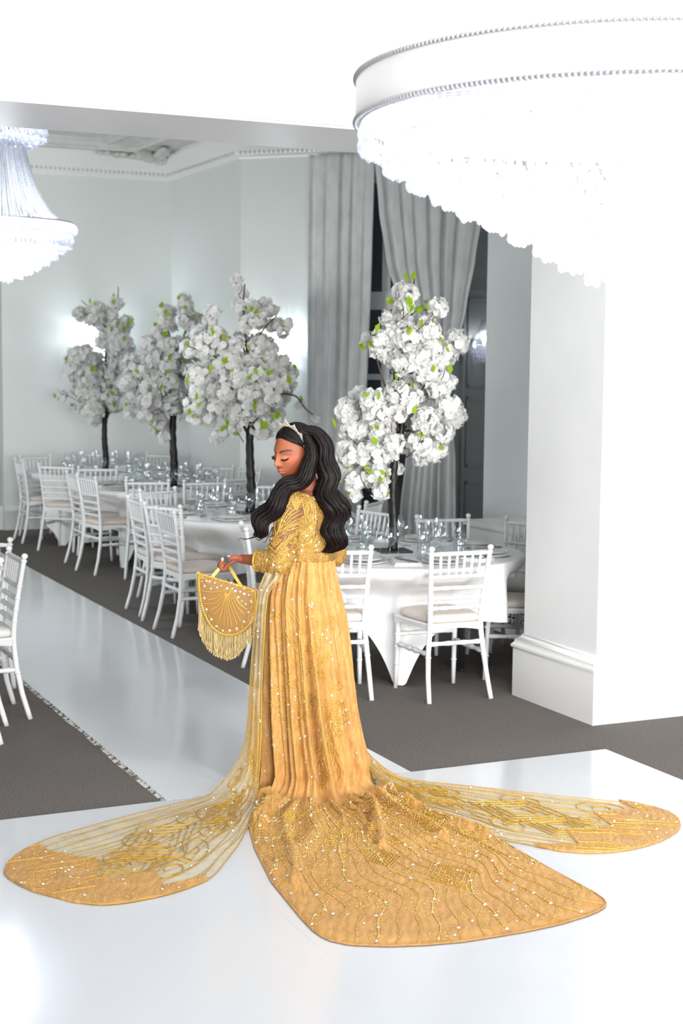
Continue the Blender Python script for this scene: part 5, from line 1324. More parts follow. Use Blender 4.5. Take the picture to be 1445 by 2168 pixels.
RIDGES = [(0.036, [(0.10, -0.16), (-0.02, -0.28), (-0.14, -0.42), (-0.212, -0.64)], 0.020), (0.034, [(-0.02, -0.32), (-0.08, -0.62), (-0.062, -0.88), (-0.023, -1.10), (-0.014, -1.38)], 0.017), (0.036, [(0.235, -0.22), (0.285, -0.47), (0.313, -0.71), (0.32, -0.93)], 0.016),
          (0.030, [(0.29, -0.31), (0.305, -0.53), (0.28, -0.77)], 0.016), (0.034, [(0.315, -0.25), (0.415, -0.48), (0.515, -0.655), (0.57, -0.81)], 0.017), (0.030, [(0.33, -0.08), (0.46, -0.38), (0.645, -0.61), (0.79, -0.78)], 0.018), (0.030, [(-0.10, -0.31), (-0.155, -0.52), (-0.173, -0.70)], 0.018)]
def seg_dist(x, y, P):
    b = 9.0
    for (x0, y0), (x1, y1) in zip(P[:-1], P[1:]):
        vx, vy = x1 - x0, y1 - y0; t = max(0.0, min(1.0, ((x - x0) * vx + (y - y0) * vy) / (vx * vx + vy * vy)))
        b = min(b, math.hypot(x - x0 - vx * t, y - y0 - vy * t))
    return b
NA, NV, NF = 480, 70, 80
cols = []
for i in range(NA):
    a = 2 * PI * i / NA - PI
    col_ = []
    for j in range(NV + 1):
        z = 1.052 - (1.052 - 0.10) * j / NV
        x, y = ring_xy(z, a); col_.append(V3(x, y, z))
    x0, y0 = ring_xy(0.10, a); ang = math.atan2(y0 - CY, x0 - CX); r0 = math.hypot(x0 - CX, y0 - CY)
    R = train_r(ang); flare = 0.03 if R < r0 + 0.05 else 0.11
    Re = max(R, r0 + flare)
    dx, dy = math.cos(ang), math.sin(ang)
    for j in range(1, 11):
        t = j / 10 * PI / 2
        r = r0 + flare * (1 - math.cos(t)); z = 0.10 - (0.10 - 0.008) * math.sin(t)
        col_.append(V3(CX + dx * r, CY + dy * r, z))
    rs = r0 + flare; L_ = Re - rs
    for j in range(1, NF + 1):
        r = rs + L_ * j / NF; q = r - rs
        edge = min(1.0, (Re - r) / 0.05)
        ridge = 0
        if L_ > 0.05:
            sway = ang + 0.10 * math.sin(q * 5 + ang * 6) * min(1, q * 3)
            e1 = math.exp(-(q / 0.30) ** 2); e2 = math.exp(-(q / 0.75) ** 2)
            w = math.sin(26 * sway + 1.7 * math.sin(5 * sway)); ridge += 0.030 * max(0, w) ** 3 * e1
            w2 = math.sin(11 * sway + 0.6); ridge += 0.034 * max(0, w2) ** 6 * e2
            fx, fy = CX + dx * r, CY + dy * r
            for RP in RIDGES: ridge += RP[0] * math.exp(-(seg_dist(fx, fy, RP[1]) / RP[2]) ** 2) * min(1.0, q * 12)
            ridge += 0.006 * (0.5 + 0.5 * noise.noise(((CX + dx * r) * 5, (CY + dy * r) * 5, 1.0))) * edge
            ridge += 0.004 * (0.5 + 0.5 * noise.noise(((CX + dx * r) * 13, (CY + dy * r) * 13, 4.0))) * edge
        col_.append(V3(CX + dx * r, CY + dy * r, 0.004 + 0.003 * edge + ridge * edge))
    cols.append(col_)
SKM = MB(); SKM.grid([[cols[i][j] for i in range(NA)] for j in range(len(cols[0]))][::-1], closed=True)
SKIRT = SKM.build('skirt', M['velvet'], W)
ST = BVHTree.FromPolygons([Vector(p) for p in SKM.v], SKM.f)
# hem piping along the train
mb = MB(); mb.tube([cols[i][-1] + V3(0, 0, 0.002) for i in range(NA)] + [cols[0][-1] + V3(0, 0, 0.002)], 0.0032, 6); mb.build('hem_piping', M['velvet'], SKIRT)
# waistband
def band(z0, z1, grow, name, m, par):
    rows = []
    for q, g in ((0, 0), (0.15, 1), (0.85, 1), (1, 0)):
        z = z0 + (z1 - z0) * q; rows.append([V3(*ring_xy(min(z, 1.05), 2 * PI * i / 120, False), z) * 1 for i in range(120)])
        rows[-1] = [V3(p.x * (1 + grow * g * 8) , p.y * (1 + grow * g * 8), p.z) for p in rows[-1]]
    mb = MB(); mb.grid(rows, closed=True); return mb.build(name, m, par)
band(1.036, 1.078, 0.008, 'waistband', M['beaded'], W)

# ------------------------------------------------------------------ embroidery: cords, beads and gems laid on the cloth
class Work:
    def __init__(s): s.cord = MB(); s.bead = MB(); s.gem = MB()
    def place(s, tree, org, dr, lift):
        h = tree.ray_cast(org, dr)
        if h[0] is None: return None
        n = h[1]
        if n.dot(dr) > 0: n = -n
        return h[0] + n * lift, n
    def line(s, tree, pts, org_of, dr, r=0.0022, beads=0.0, br=0.0024, maxjump=0.05):
        run = []
        def flush():
            if len(run) > 2 and r > 0: s.cord.tube(run, r, 4, cap=False)
        acc = 0; last = None
        for p in pts:
            q = s.place(tree, org_of(p), dr, r * 0.6)
            if q is None or (run and (q[0] - run[-1]).length > maxjump):
                flush(); run = []
                if q is None: continue
            run.append(q[0])
            if beads:
                if last is not None: acc += (q[0] - last).length
                last = q[0]
                if acc > beads:
                    acc = 0; s.bead_at(q[0], q[1], br)
        flush()
    def bead_at(s, p, n, r):
        s.bead.sphere(p + n * r * 0.5, r, 5, 2)
    def gem_at(s, p, n, r):
        R = n.to_track_quat('Z', 'Y').to_matrix().to_4x4()
        Vv = [(0, 0, 0.62)] + [(0.55 * math.cos(2 * PI * i / 7), 0.55 * math.sin(2 * PI * i / 7), 0.5) for i in range(7)] + [(math.cos(2 * PI * (i + .5) / 7), math.sin(2 * PI * (i + .5) / 7), 0.12) for i in range(7)]
        F = [(0, 1 + i, 1 + (i + 1) % 7) for i in range(7)]
        for i in range(7): F += [(1 + i, 8 + i, 1 + (i + 1) % 7), (1 + (i + 1) % 7, 8 + i, 8 + (i + 1) % 7)]
        s.gem.add([p + (R @ V3(*v)) * r for v in Vv], F)
    def done(s, par, pre=''):
        for mb, nm, m in ((s.cord, 'gold_cording', M['gold_cord']), (s.bead, 'gold_beads', M['gold_bead']), (s.gem, 'crystal_gems', M['gem'])):
            if mb.n:
                o = mb.build(nm, m, par, smooth=(nm != 'crystal_gems')); o['kind'] = 'stuff'
def spiral_pts(cx, cz, r, turns=1.7, a0=0.0, flip=1, n=34):
    return [(cx + r * (1 - 0.85 * i / n) * math.cos(a0 + flip * turns * 2 * PI * i / n), cz + r * (1 - 0.85 * i / n) * math.sin(a0 + flip * turns * 2 * PI * i / n)) for i in range(n + 1)]
def leaf_pts(x0, z0, x1, z1, bulge, n=24):
    dx, dz = x1 - x0, z1 - z0; L = math.hypot(dx, dz); nx, nz_ = -dz / L, dx / L; out = []
    for i in range(n + 1):
        t = i / n; out.append((x0 + dx * t + nx * bulge * math.sin(PI * t), z0 + dz * t + nz_ * bulge * math.sin(PI * t)))
    return out
YP = V3(0, 1, 0); ZM = V3(0, 0, -1)
fo = lambda p: V3(p[0], -1.2, p[1])                            # seen from behind her, onto the hanging cloth
dn = lambda p: V3(p[0], p[1], 0.30)                            # from above, onto the cloth on the floor
rd = random.Random(5)
# --- skirt
wk = Work()
for x0 in np.linspace(-0.175, 0.14, 15):                       # long wavering lines down the pleats
    ph = rd.uniform(0, 6); pts = []
    for i in range(110):
        z = 1.03 - 0.99 * i / 109; g = (1.03 - z)
        pts.append((x0 * (0.62 + 0.42 * g + 0.25 * g * g * (x0 > 0)) + 0.010 * math.sin(z * 11 + ph) + 0.01 * g, z))
    k = rd.random()
    wk.line(ST, pts, fo, YP, 0.0015 if k < 0.6 else 0.0, 0.011 if k < 0.6 else 0.007, 0.0023)
for cx, cz, r in [(-0.12, 0.70, .022), (-0.10, 0.62, .02), (-0.15, 0.60, .02), (-0.11, 0.55, .024), (-0.07, 0.50, .022), (-0.13, 0.47, .022), (-0.10, 0.42, .02), (-0.15, 0.40, .018), (-0.11, 0.35, .022), (0.02, 0.66, .024), (0.06, 0.70, .022), (0.04, 0.60, .022), (0.08, 0.62, .022), (0.02, 0.56, .022), (0.06, 0.54, .018), (0.13, 0.48, .02), (0.11, 0.36, .022), (0.15, 0.33, .02), (0.13, 0.28, .02), (-0.14, 0.80, .018), (0.10, 0.78, .018), (-0.02, 0.36, .02)]:
    for fl in (1, -1):
        wk.line(ST, spiral_pts(cx + fl * 0.017, cz, r, 1.6, PI / 2 if fl > 0 else PI / 2, fl), fo, YP, 0.0021, 0.014, 0.0022)
for x0, z0, x1, z1, b in [(-0.10, 0.86, -0.02, 0.62, .035), (-0.10, 0.86, -0.02, 0.62, -.035), (-0.085, 0.82, -0.035, 0.67, .018), (-0.085, 0.82, -0.035, 0.67, -.018), (-0.07, 0.28, -0.02, 0.46, .03), (-0.07, 0.28, -0.02, 0.46, -.02), (0.10, 0.10, 0.10, 0.36, .05), (0.10, 0.10, 0.10, 0.36, -.05), (0.10, 0.12, 0.10, 0.32, .025), (0.10, 0.12, 0.10, 0.32, -.025), (0.06, 0.05, 0.08, 0.18, .03), (0.13, 0.05, 0.12, 0.18, -.03)]:
    wk.line(ST, leaf_pts(x0, z0, x1, z1, b), fo, YP, 0.0023, 0.012, 0.0024)
for k in range(9):                                             # fans
    a = PI * (0.95 + 0.075 * k)
    wk.line(ST, [(0.055 + t * 0.105 * math.cos(a), 0.455 + t * 0.085 * math.sin(a)) for t in np.linspace(0.15, 1, 12)], fo, YP, 0.002, 0.011, 0.0024)
    wk.line(ST, [(0.16 + t * 0.09 * math.cos(a), 0.42 + t * 0.08 * math.sin(a)) for t in np.linspace(0.15, 1, 12)], fo, YP, 0.002, 0.011, 0.0024)
    wk.line(ST, [(0.10 + t * 0.075 * math.cos(a + 0.6), 0.25 + t * 0.10 * math.sin(a + 0.6)) for t in np.linspace(0.15, 1, 12)], fo, YP, 0.002, 0.011, 0.0024)
for i in range(3400):
    x, z = rd.uniform(-0.20, 0.30), 1.03 - 1.0 * rd.random() ** 0.9
    if noise.noise((x * 13, z * 9, 2.0)) < -0.02: continue
    q = wk.place(ST, fo((x, z)), YP, 0.0)
    if q: wk.bead_at(q[0], q[1], rd.uniform(0.0014, 0.0026))
for i in range(85):
    x, z = rd.uniform(-0.19, 0.27), 1.02 - 1.0 * rd.random()
    q = wk.place(ST, fo((x, z)), YP, 0.001)
    if q: wk.gem_at(q[0], q[1], rd.uniform(0.0045, 0.0075))
# --- train on the floor: lines that run its length and sway
def train_uv(u, v):
    """u 0..1 across (left to right), v 0..1 from the hem to the end"""
    a = tang[0] + 0.06 + (tang[-1] - tang[0] - 0.10) * u
    R = train_r(a) - 0.02; r = 0.36 + (R - 0.36) * v
    return CX + math.cos(a) * r, CY + math.sin(a) * r
AX = V3(0.33, -0.944, 0); PXv = V3(0.944, 0.33, 0)            # along and across the train
def inside(x, y, m=0.03):
    a = math.atan2(y - CY, x - CX)
    return tang[0] < a < tang[-1] and 0.33 < math.hypot(x - CX, y - CY) < train_r(a) - m
for k, u0 in enumerate(np.linspace(0.015, 0.985, 44)):
    ph = 0.45 * k; pts = [[]]
    for i in range(150):
        v = i / 149
        x, y = train_uv(min(0.998, max(0.002, u0 + (0.020 * math.sin(11 * v + 0.30 * k) + 0.007 * math.sin(25 * v + ph)) * (0.5 + 0.5 * v))), v)
        pts[0].append((x, y))
    dense = k % 3 == 0
    for r_ in pts:
        wk.line(ST, r_, dn, ZM, 0.0022 if not dense else 0.003, 0.012 if not dense else 0.006, 0.0026 if not dense else 0.0032)
        if dense:
            for j, p in enumerate(r_):
                if j % 11 == 5:
                    q = wk.place(ST, dn(p), ZM, 0.001)
                    if q: wk.gem_at(q[0], q[1], rd.uniform(0.006, 0.0095))
                for _ in range(2):
                    x, y = p[0] + rd.gauss(0, 0.010), p[1] + rd.gauss(0, 0.010)
                    if inside(x, y, 0.01):
                        q = wk.place(ST, dn((x, y)), ZM, 0.0)
                        if q: wk.bead_at(q[0], q[1], rd.uniform(0.002, 0.0034))
def floor_motif(l0, w0, sc, rot):
    c = AX * l0 + PXv * w0; ca, sa = math.cos(rot), math.sin(rot)
    for k in range(4):
        r = sc * (1 - 0.23 * k); P = []
        for i in range(41):
            t = i / 40 * 4; e = int(t) % 4; f = t - int(t)
            cr = [(0, 1), (0.62, 0), (0, -1), (-0.62, 0)]; a, b = cr[e], cr[(e + 1) % 4]
            x, y = (a[0] + (b[0] - a[0]) * f) * r, (a[1] + (b[1] - a[1]) * f) * r
            P.append((c.x + x * ca - y * sa, c.y + x * sa + y * ca))
        wk.line(ST, [p for p in P if inside(*p)], dn, ZM, 0.003, 0.010, 0.003)
for l0, w0, sc, rot in [(1.38, 0.12, 0.17, 0.35), (1.12, -0.05, 0.11, 0.2), (0.74, 0.30, 0.12, 0.3)]: floor_motif(l0, w0, sc, rot)
for i in range(46):
    l, w = rd.uniform(0.45, 1.05), rd.uniform(-0.45, 0.60); p = AX * l + PXv * w
    if inside(p.x, p.y): wk.line(ST, spiral_pts(p.x, p.y, rd.uniform(0.02, 0.038), 1.7, rd.uniform(0, 6), rd.choice((1, -1))), dn, ZM, 0.0026, 0.012, 0.003)
for i in range(11000):
    l = rd.uniform(0.36, 1.95) if i % 3 else rd.gauss(0.78, 0.17); w = rd.uniform(-0.7, 0.75); p = AX * l + PXv * w
    if not inside(p.x, p.y, 0.01): continue
    if i % 3 and noise.noise((p.x * 9, p.y * 9, 0.5)) < 0.05: continue
    q = wk.place(ST, dn((p.x, p.y)), ZM, 0.0)
    if q: wk.bead_at(q[0], q[1], rd.uniform(0.0018, 0.0036))
for i in range(90):
    l, w = rd.uniform(0.4, 1.95), rd.uniform(-0.7, 0.75); p = AX * l + PXv * w
    if inside(p.x, p.y):
        q = wk.place(ST, dn((p.x, p.y)), ZM, 0.001)
        if q: wk.gem_at(q[0], q[1], rd.uniform(0.005, 0.0085))
wk.done(SKIRT)
# --- bodice and sleeve
wk = Work()
def px(x, y): return (-0.145 * 0 + (x - 650) * 0.002125, 1.051 + (1178 - y) * 0.002135)     # sketch units to metres on her
CUR = [[(585, 1125), (592, 1100), (602, 1072), (612, 1055)], [(588, 1118), (598, 1090), (612, 1066)], [(592, 1114), (604, 1088), (618, 1072)], [(597, 1108), (612, 1086), (630, 1074)], [(602, 1104), (616, 1090), (636, 1080)], [(606, 1104), (624, 1094), (640, 1088)],
       [(584, 1122), (604, 1108), (630, 1102)], [(585, 1130), (606, 1116), (634, 1108)], [(582, 1158), (600, 1138), (632, 1114)], [(584, 1152), (572, 1140), (564, 1130)], [(584, 1128), (574, 1116), (570, 1112)], [(583, 1124), (580, 1105), (588, 1085)], [(584, 1160), (566, 1148), (556, 1140)], [(585, 1153), (604, 1128)],
       [(612, 1048), (620, 1066), (626, 1072), (634, 1052)], [(634, 1052), (640, 1075), (644, 1100)], [(650, 1064), (646, 1084), (652, 1100), (648, 1120)], [(660, 1060), (664, 1090), (660, 1130)], [(628, 1130), (650, 1112), (668, 1092)], [(620, 1150), (646, 1130), (668, 1120)], [(612, 1160), (640, 1146), (668, 1140)]]
def dens(c, n=30):
    P = [Vector(p) for p in c]; out = []
    if len(P) == 2: return [tuple(P[0].lerp(P[1], i / n)) for i in range(n + 1)]
    for i in range(len(P) - 1):
        p0, p1, p2, p3 = P[max(i - 1, 0)], P[i], P[i + 1], P[min(i + 2, len(P) - 1)]
        for q in range(n // (len(P) - 1) + 1):
            t = q / (n // (len(P) - 1) + 1); out.append(tuple(0.5 * ((2 * p1) + (p2 - p0) * t + (2 * p0 - 5 * p1 + 4 * p2 - p3) * t * t + (3 * p1 - p0 - 3 * p2 + p3) * t ** 3)))
    out.append(tuple(P[-1])); return out
for i, c in enumerate(CUR):
    wk.line(GT, [px(*p) for p in dens(c)], fo, YP, 0.0026, 0.0075, 0.0024)
for (x, y) in [(560, 1182), (572, 1196), (556, 1200), (590, 1200), (600, 1178), (575, 1178), (652, 1090), (656, 1110), (640, 1125), (612, 1128), (648, 1142), (595, 1148), (655, 1150)]:
    c = px(x, y); wk.line(GT, spiral_pts(c[0], c[1], 0.013, 1.5, rd.uniform(0, 6), rd.choice((1, -1)), 22), fo, YP, 0.0024, 0.009, 0.0023)
for i in range(5200):
    x, y = rd.uniform(530, 720), rd.uniform(1022, 1216)
    if y < 1170 and y > 1070 and noise.noise((x * 0.045, y * 0.03, 3)) < -0.05: continue
    c = px(x, y); q = wk.place(GT, fo(c), YP, 0.0)
    if q: wk.bead_at(q[0], q[1], rd.uniform(0.0014, 0.0027))
for (x, y) in [(626, 1039), (646, 1046), (661, 1054), (664, 1088), (655, 1113), (573, 1133), (609, 1166), (623, 1178), (650, 1180), (668, 1160), (665, 1150), (672, 1142), (655, 1140), (635, 1160), (620, 1160), (590, 1190), (578, 1186), (564, 1176), (702, 1186), (690, 1178), (584, 1204), (556, 1206), (646, 1128), (637, 1148)]:
    q = wk.place(GT, fo(px(x, y)), YP, 0.001)
    if q: wk.gem_at(q[0], q[1], rd.uniform(0.0055, 0.008))
wk.done(BOD)
# rolled edge of the cuff
dd = cn; u0 = dd.orthogonal().normalized(); w0 = dd.cross(u0)
mb = MB(); mb.tube([CUF + (u0 * math.cos(2 * PI * i / 40) + w0 * math.sin(2 * PI * i / 40)) * 0.0475 for i in range(41)], 0.0045, 8); mb.build('cuff_edge', M['gold_cord'], BOD)
# ------------------------------------------------------------------ hair
def P3(x, y, d): return V3((x - 650) * 0.002125, d, 1.051 + (1178 - y) * 0.002135)
def catmull(P, n):
    out = []
    for i in range(n + 1):
        t = i / n * (len(P) - 1); k = min(int(t), len(P) - 2); t -= k
        p0, p1, p2, p3 = P[max(k - 1, 0)], P[k], P[k + 1], P[min(k + 2, len(P) - 1)]
        out.append(0.5 * ((2 * p1) + (p2 - p0) * t + (2 * p0 - 5 * p1 + 4 * p2 - p3) * t * t + (3 * p1 - p0 - 3 * p2 + p3) * t ** 3))
    return out
rdh = random.Random(21)
hm = MB()
# cap over the skull behind the hairline
def hairline(u): 
    t = max(0.0, min(1.0, (u - 0.012) / 0.072)); t = t * t * (3 - 2 * t); return -0.004 + 0.074 * t
NTc, NPc = 150, 260
grid_ = []; keep = []
for i in range(NTc + 1):
    th = PI * 0.80 * (i + 0.2) / NTc
    for j in range(NPc):
        ph = 2 * PI * j / NPc
        p = head_point(th, ph); r = p - HC; s, f, u = r.dot(HS), r.dot(HF), r.dot(HU)
        b = hairline(u); ok = f < b
        edge = min(1.0, max(0.0, (b - f) / 0.02)); back = max(0.0, min(1.0, (0.02 - f) / 0.10))
        off = 0.0015 + edge * (0.0065 + 0.022 * back * max(0.0, min(1.0, (u + 0.06) / 0.12)))
        if abs(s) < 0.004 and f > 0.035 and u > 0.05: off *= 0.35               # the parting
        n = (p - (HC + HF * -0.01)).normalized()
        strand = 0.0012 * math.sin(ph * 60 + th * 5) * edge
        grid_.append(p + n * (off + strand)); keep.append(ok)
F = []
for i in range(NTc):
    for j in range(NPc):
        q = (i * NPc + j, i * NPc + (j + 1) % NPc, (i + 1) * NPc + (j + 1) % NPc, (i + 1) * NPc + j)
        if all(keep[k] for k in q): F.append(q)
hm.add(grid_, F)
# strands combed from the parting over the sides
for sg in (1, -1):
    for k in range(70):
        f0 = 0.066 - 0.15 * (k / 69); w = rdh.uniform(-.003, .003)
        pts = []
        for i in range(16):
            q = i / 15; a = 0.05 + q * 1.55
            f = f0 * (1 - 0.25 * q) - 0.075 * q * q + w; s = sg * math.sin(a); u = math.cos(a)
            d = (HS * s * 0.078 + HU * u * 0.118 + HF * f).normalized()
            h = BT.ray_cast(HC + d * 0.4 , -d)
            if h[0] is None: continue
            r = h[0] - HC
            lift = 0.008 + 0.016 * max(0, min(1, (0.02 - r.dot(HF)) / 0.10)) + 0.0015 * math.sin(k * 2.4)
            if r.dot(HF) > hairline(r.dot(HU)) - 0.004: 
                lift = 0.003
            pts.append(h[0] + d * lift)
        if len(pts) > 4: hm.tube(pts, [0.0016 + 0.0014 * min(1, i_ / 5) for i_ in range(len(pts) - 2)] + [0.0020, 0.0008], 5)
def lock_mass(ctrl, wd, dep, n, waves, amp, r0, roots=None, seg=44, phase=0.0, fray=0.012):
    C = catmull([P3(x, y, d) for x, y, d in ctrl], seg)
    L = len(wd)
    for k in range(n):
        rr = math.sqrt((k + 0.5) / n); an = k * 2.39996 + rdh.uniform(-.3, .3); a, b = rr * math.cos(an), rr * math.sin(an)
        ph = phase + 0.5 * b + rdh.uniform(-0.35, 0.35); pts = []; rad = []
        end = seg - int(rdh.random() ** 2 * seg * 0.14); r_k = r0 * rdh.uniform(0.75, 1.2)
        for i in range(end + 1):
            t = i / seg; x = t * (L - 1); q = min(int(x), L - 2); g = x - q
            w = wd[q] * (1 - g) + wd[q + 1] * g; dp = dep[q] * (1 - g) + dep[q + 1] * g
            tg = (C[min(i + 1, seg)] - C[max(i - 1, 0)]).normalized(); side = V3(tg.z, 0, -tg.x).normalized() if abs(tg.y) < 0.95 else V3(1, 0, 0)
            A = amp * min(1.0, max(0.0, (t - 0.15) * 3))
            p = C[i] + side * (a * w + A * math.sin(2 * PI * waves * t + ph)) + V3(0, 1, 0) * (b * dp + 0.8 * A * math.cos(2 * PI * waves * t + ph))
            p += V3(rdh.uniform(-1, 1), rdh.uniform(-1, 1), 0) * fray * 0.06
            pts.append(p); rad.append(r_k * (0.6 + 0.5 * min(1, t * 5)) * (1 - 0.75 * max(0, (i / end - 0.72) / 0.28)))
        hm.tube(pts, rad, 6)
back = [(634, 911, -0.01), (662, 918, 0.0), (680, 948, 0.0), (684, 985, -0.01), (688, 1020, -0.03), (696, 1055, -0.045), (702, 1092, -0.05), (703, 1125, -0.045), (698, 1152, -0.04), (692, 1172, -0.03)]
lock_mass(back, [.012, .024, .036, .040, .044, .050, .055, .050, .040, .022], [.03, .045, .06, .065, .07, .08, .085, .08, .06, .04], 120, 4.3, 0.0180, 0.0105, phase=0.6)
lock_mass(back, [.014, .028, .042, .046, .050, .058, .064, .058, .046, .026], [.03, .05, .065, .07, .08, .09, .095, .09, .07, .05], 150, 4.3, 0.0205, 0.0030, phase=0.6, fray=0.03)
side = [(641, 921, -0.075), (652, 945, -0.085), (655, 968, -0.088), (647, 995, -0.095), (627, 1017, -0.105), (601, 1036, -0.125), (577, 1063, -0.150), (560, 1090, -0.150), (548, 1112, -0.145), (541, 1130, -0.14)]
lock_mass(side, [.010, .018, .024, .028, .030, .034, .040, .044, .036, .014], [.010, .016, .024, .030, .034, .036, .038, .036, .03, .015], 90, 3.6, 0.0140, 0.0095, phase=2.2)
lock_mass(side, [.010, .019, .026, .030, .033, .037, .044, .048, .040, .022], [.012, .018, .026, .033, .037, .04, .042, .04, .034, .02], 110, 3.6, 0.0158, 0.0028, phase=2.2, fray=0.03)
for w in ([(552, 1108, -.14), (538, 1128, -.15), (522, 1134, -.15), (508, 1133, -.15), (505, 1140, -.15)], [(560, 1105, -.14), (546, 1126, -.15), (530, 1133, -.15), (512, 1136, -.15)], [(566, 1108, -.15), (556, 1128, -.16), (548, 1136, -.16), (541, 1131, -.16), (546, 1124, -.16)],
          [(722, 1085, -.03), (738, 1092, -.03), (745, 1102, -.02), (738, 1108, -.02)], [(718, 1060, -.03), (736, 1080, -.03), (740, 1096, -.02)], [(576, 1108, -.16), (568, 1126, -.165), (560, 1140, -.165), (553, 1138, -.165)]):
    c = catmull([P3(*q) for q in w], 18); hm.tube(c, [0.003 * (1 - 0.8 * i / 18) for i in range(19)], 5)
HAIR = hm.build('hair', M['hair'], W); HAIR['label'] = 'long wavy black hair, one lock over the near shoulder'

# ------------------------------------------------------------------ tiara
M['rose_gold'] = mat('pale_gold_tiara', (0.92, 0.78, 0.62, 1), 0.25, 0.5)
HT = BVHTree.FromPolygons([Vector(p) for p in hm.v[:len(grid_)]], F)
def crown_pt(a, lift=0.004):
    d = (HS * math.sin(a) * 0.9 + HU * math.cos(a) * 1.0 + HF * (0.20 - 0.16 * abs(math.sin(a)) ** 1.3)).normalized()
    h = HT.ray_cast(HC + d * 0.4, -d); p = h[0] if h[0] is not None else HC + d * 0.12
    return p + d * lift, d
mb = MB(); base_, top_, outb, outt = [], [], [], []
NTI = 96; gems_ = MB()
for i in range(NTI + 1):
    a = -1.2 + 2.4 * i / NTI; p, d = crown_pt(a, 0.003)
    up = (HU * 0.85 + HS * math.sin(a) * 0.55 + HF * 0.18).normalized()
    ph = (a / 0.40) ; tri = abs((ph + 0.5) % 1 - 0.5) * 2
    hgt = (0.0105 + 0.021 * max(0, 1 - tri * 1.5) + 0.004 * max(0, 1 - abs(tri - 0.72) * 5)) * (1 - 0.35 * (abs(a) / 1.25) ** 2)
    if abs(a) < 0.18: hgt += 0.005 * (1 - abs(a) / 0.18)
    base_.append(p); top_.append(p + up * hgt); outb.append(p + HF * 0.003); outt.append(p + up * hgt * 0.97 + HF * 0.003)
mb.grid([base_, outb, outt, top_, base_])
TI = mb.build('tiara', M['rose_gold'], W, smooth=False); TI['label'] = 'pale gold tiara with pointed peaks'
for i in range(0, NTI + 1, 2):
    for q in (0.25, 0.7):
        if (top_[i] - base_[i]).length * q > 0.004: gems_.sphere(outb[i].lerp(outt[i], q), 0.0022, 6, 4)
o = gems_.build('tiara_stones', M['gem'], TI, smooth=False); o['kind'] = 'stuff'

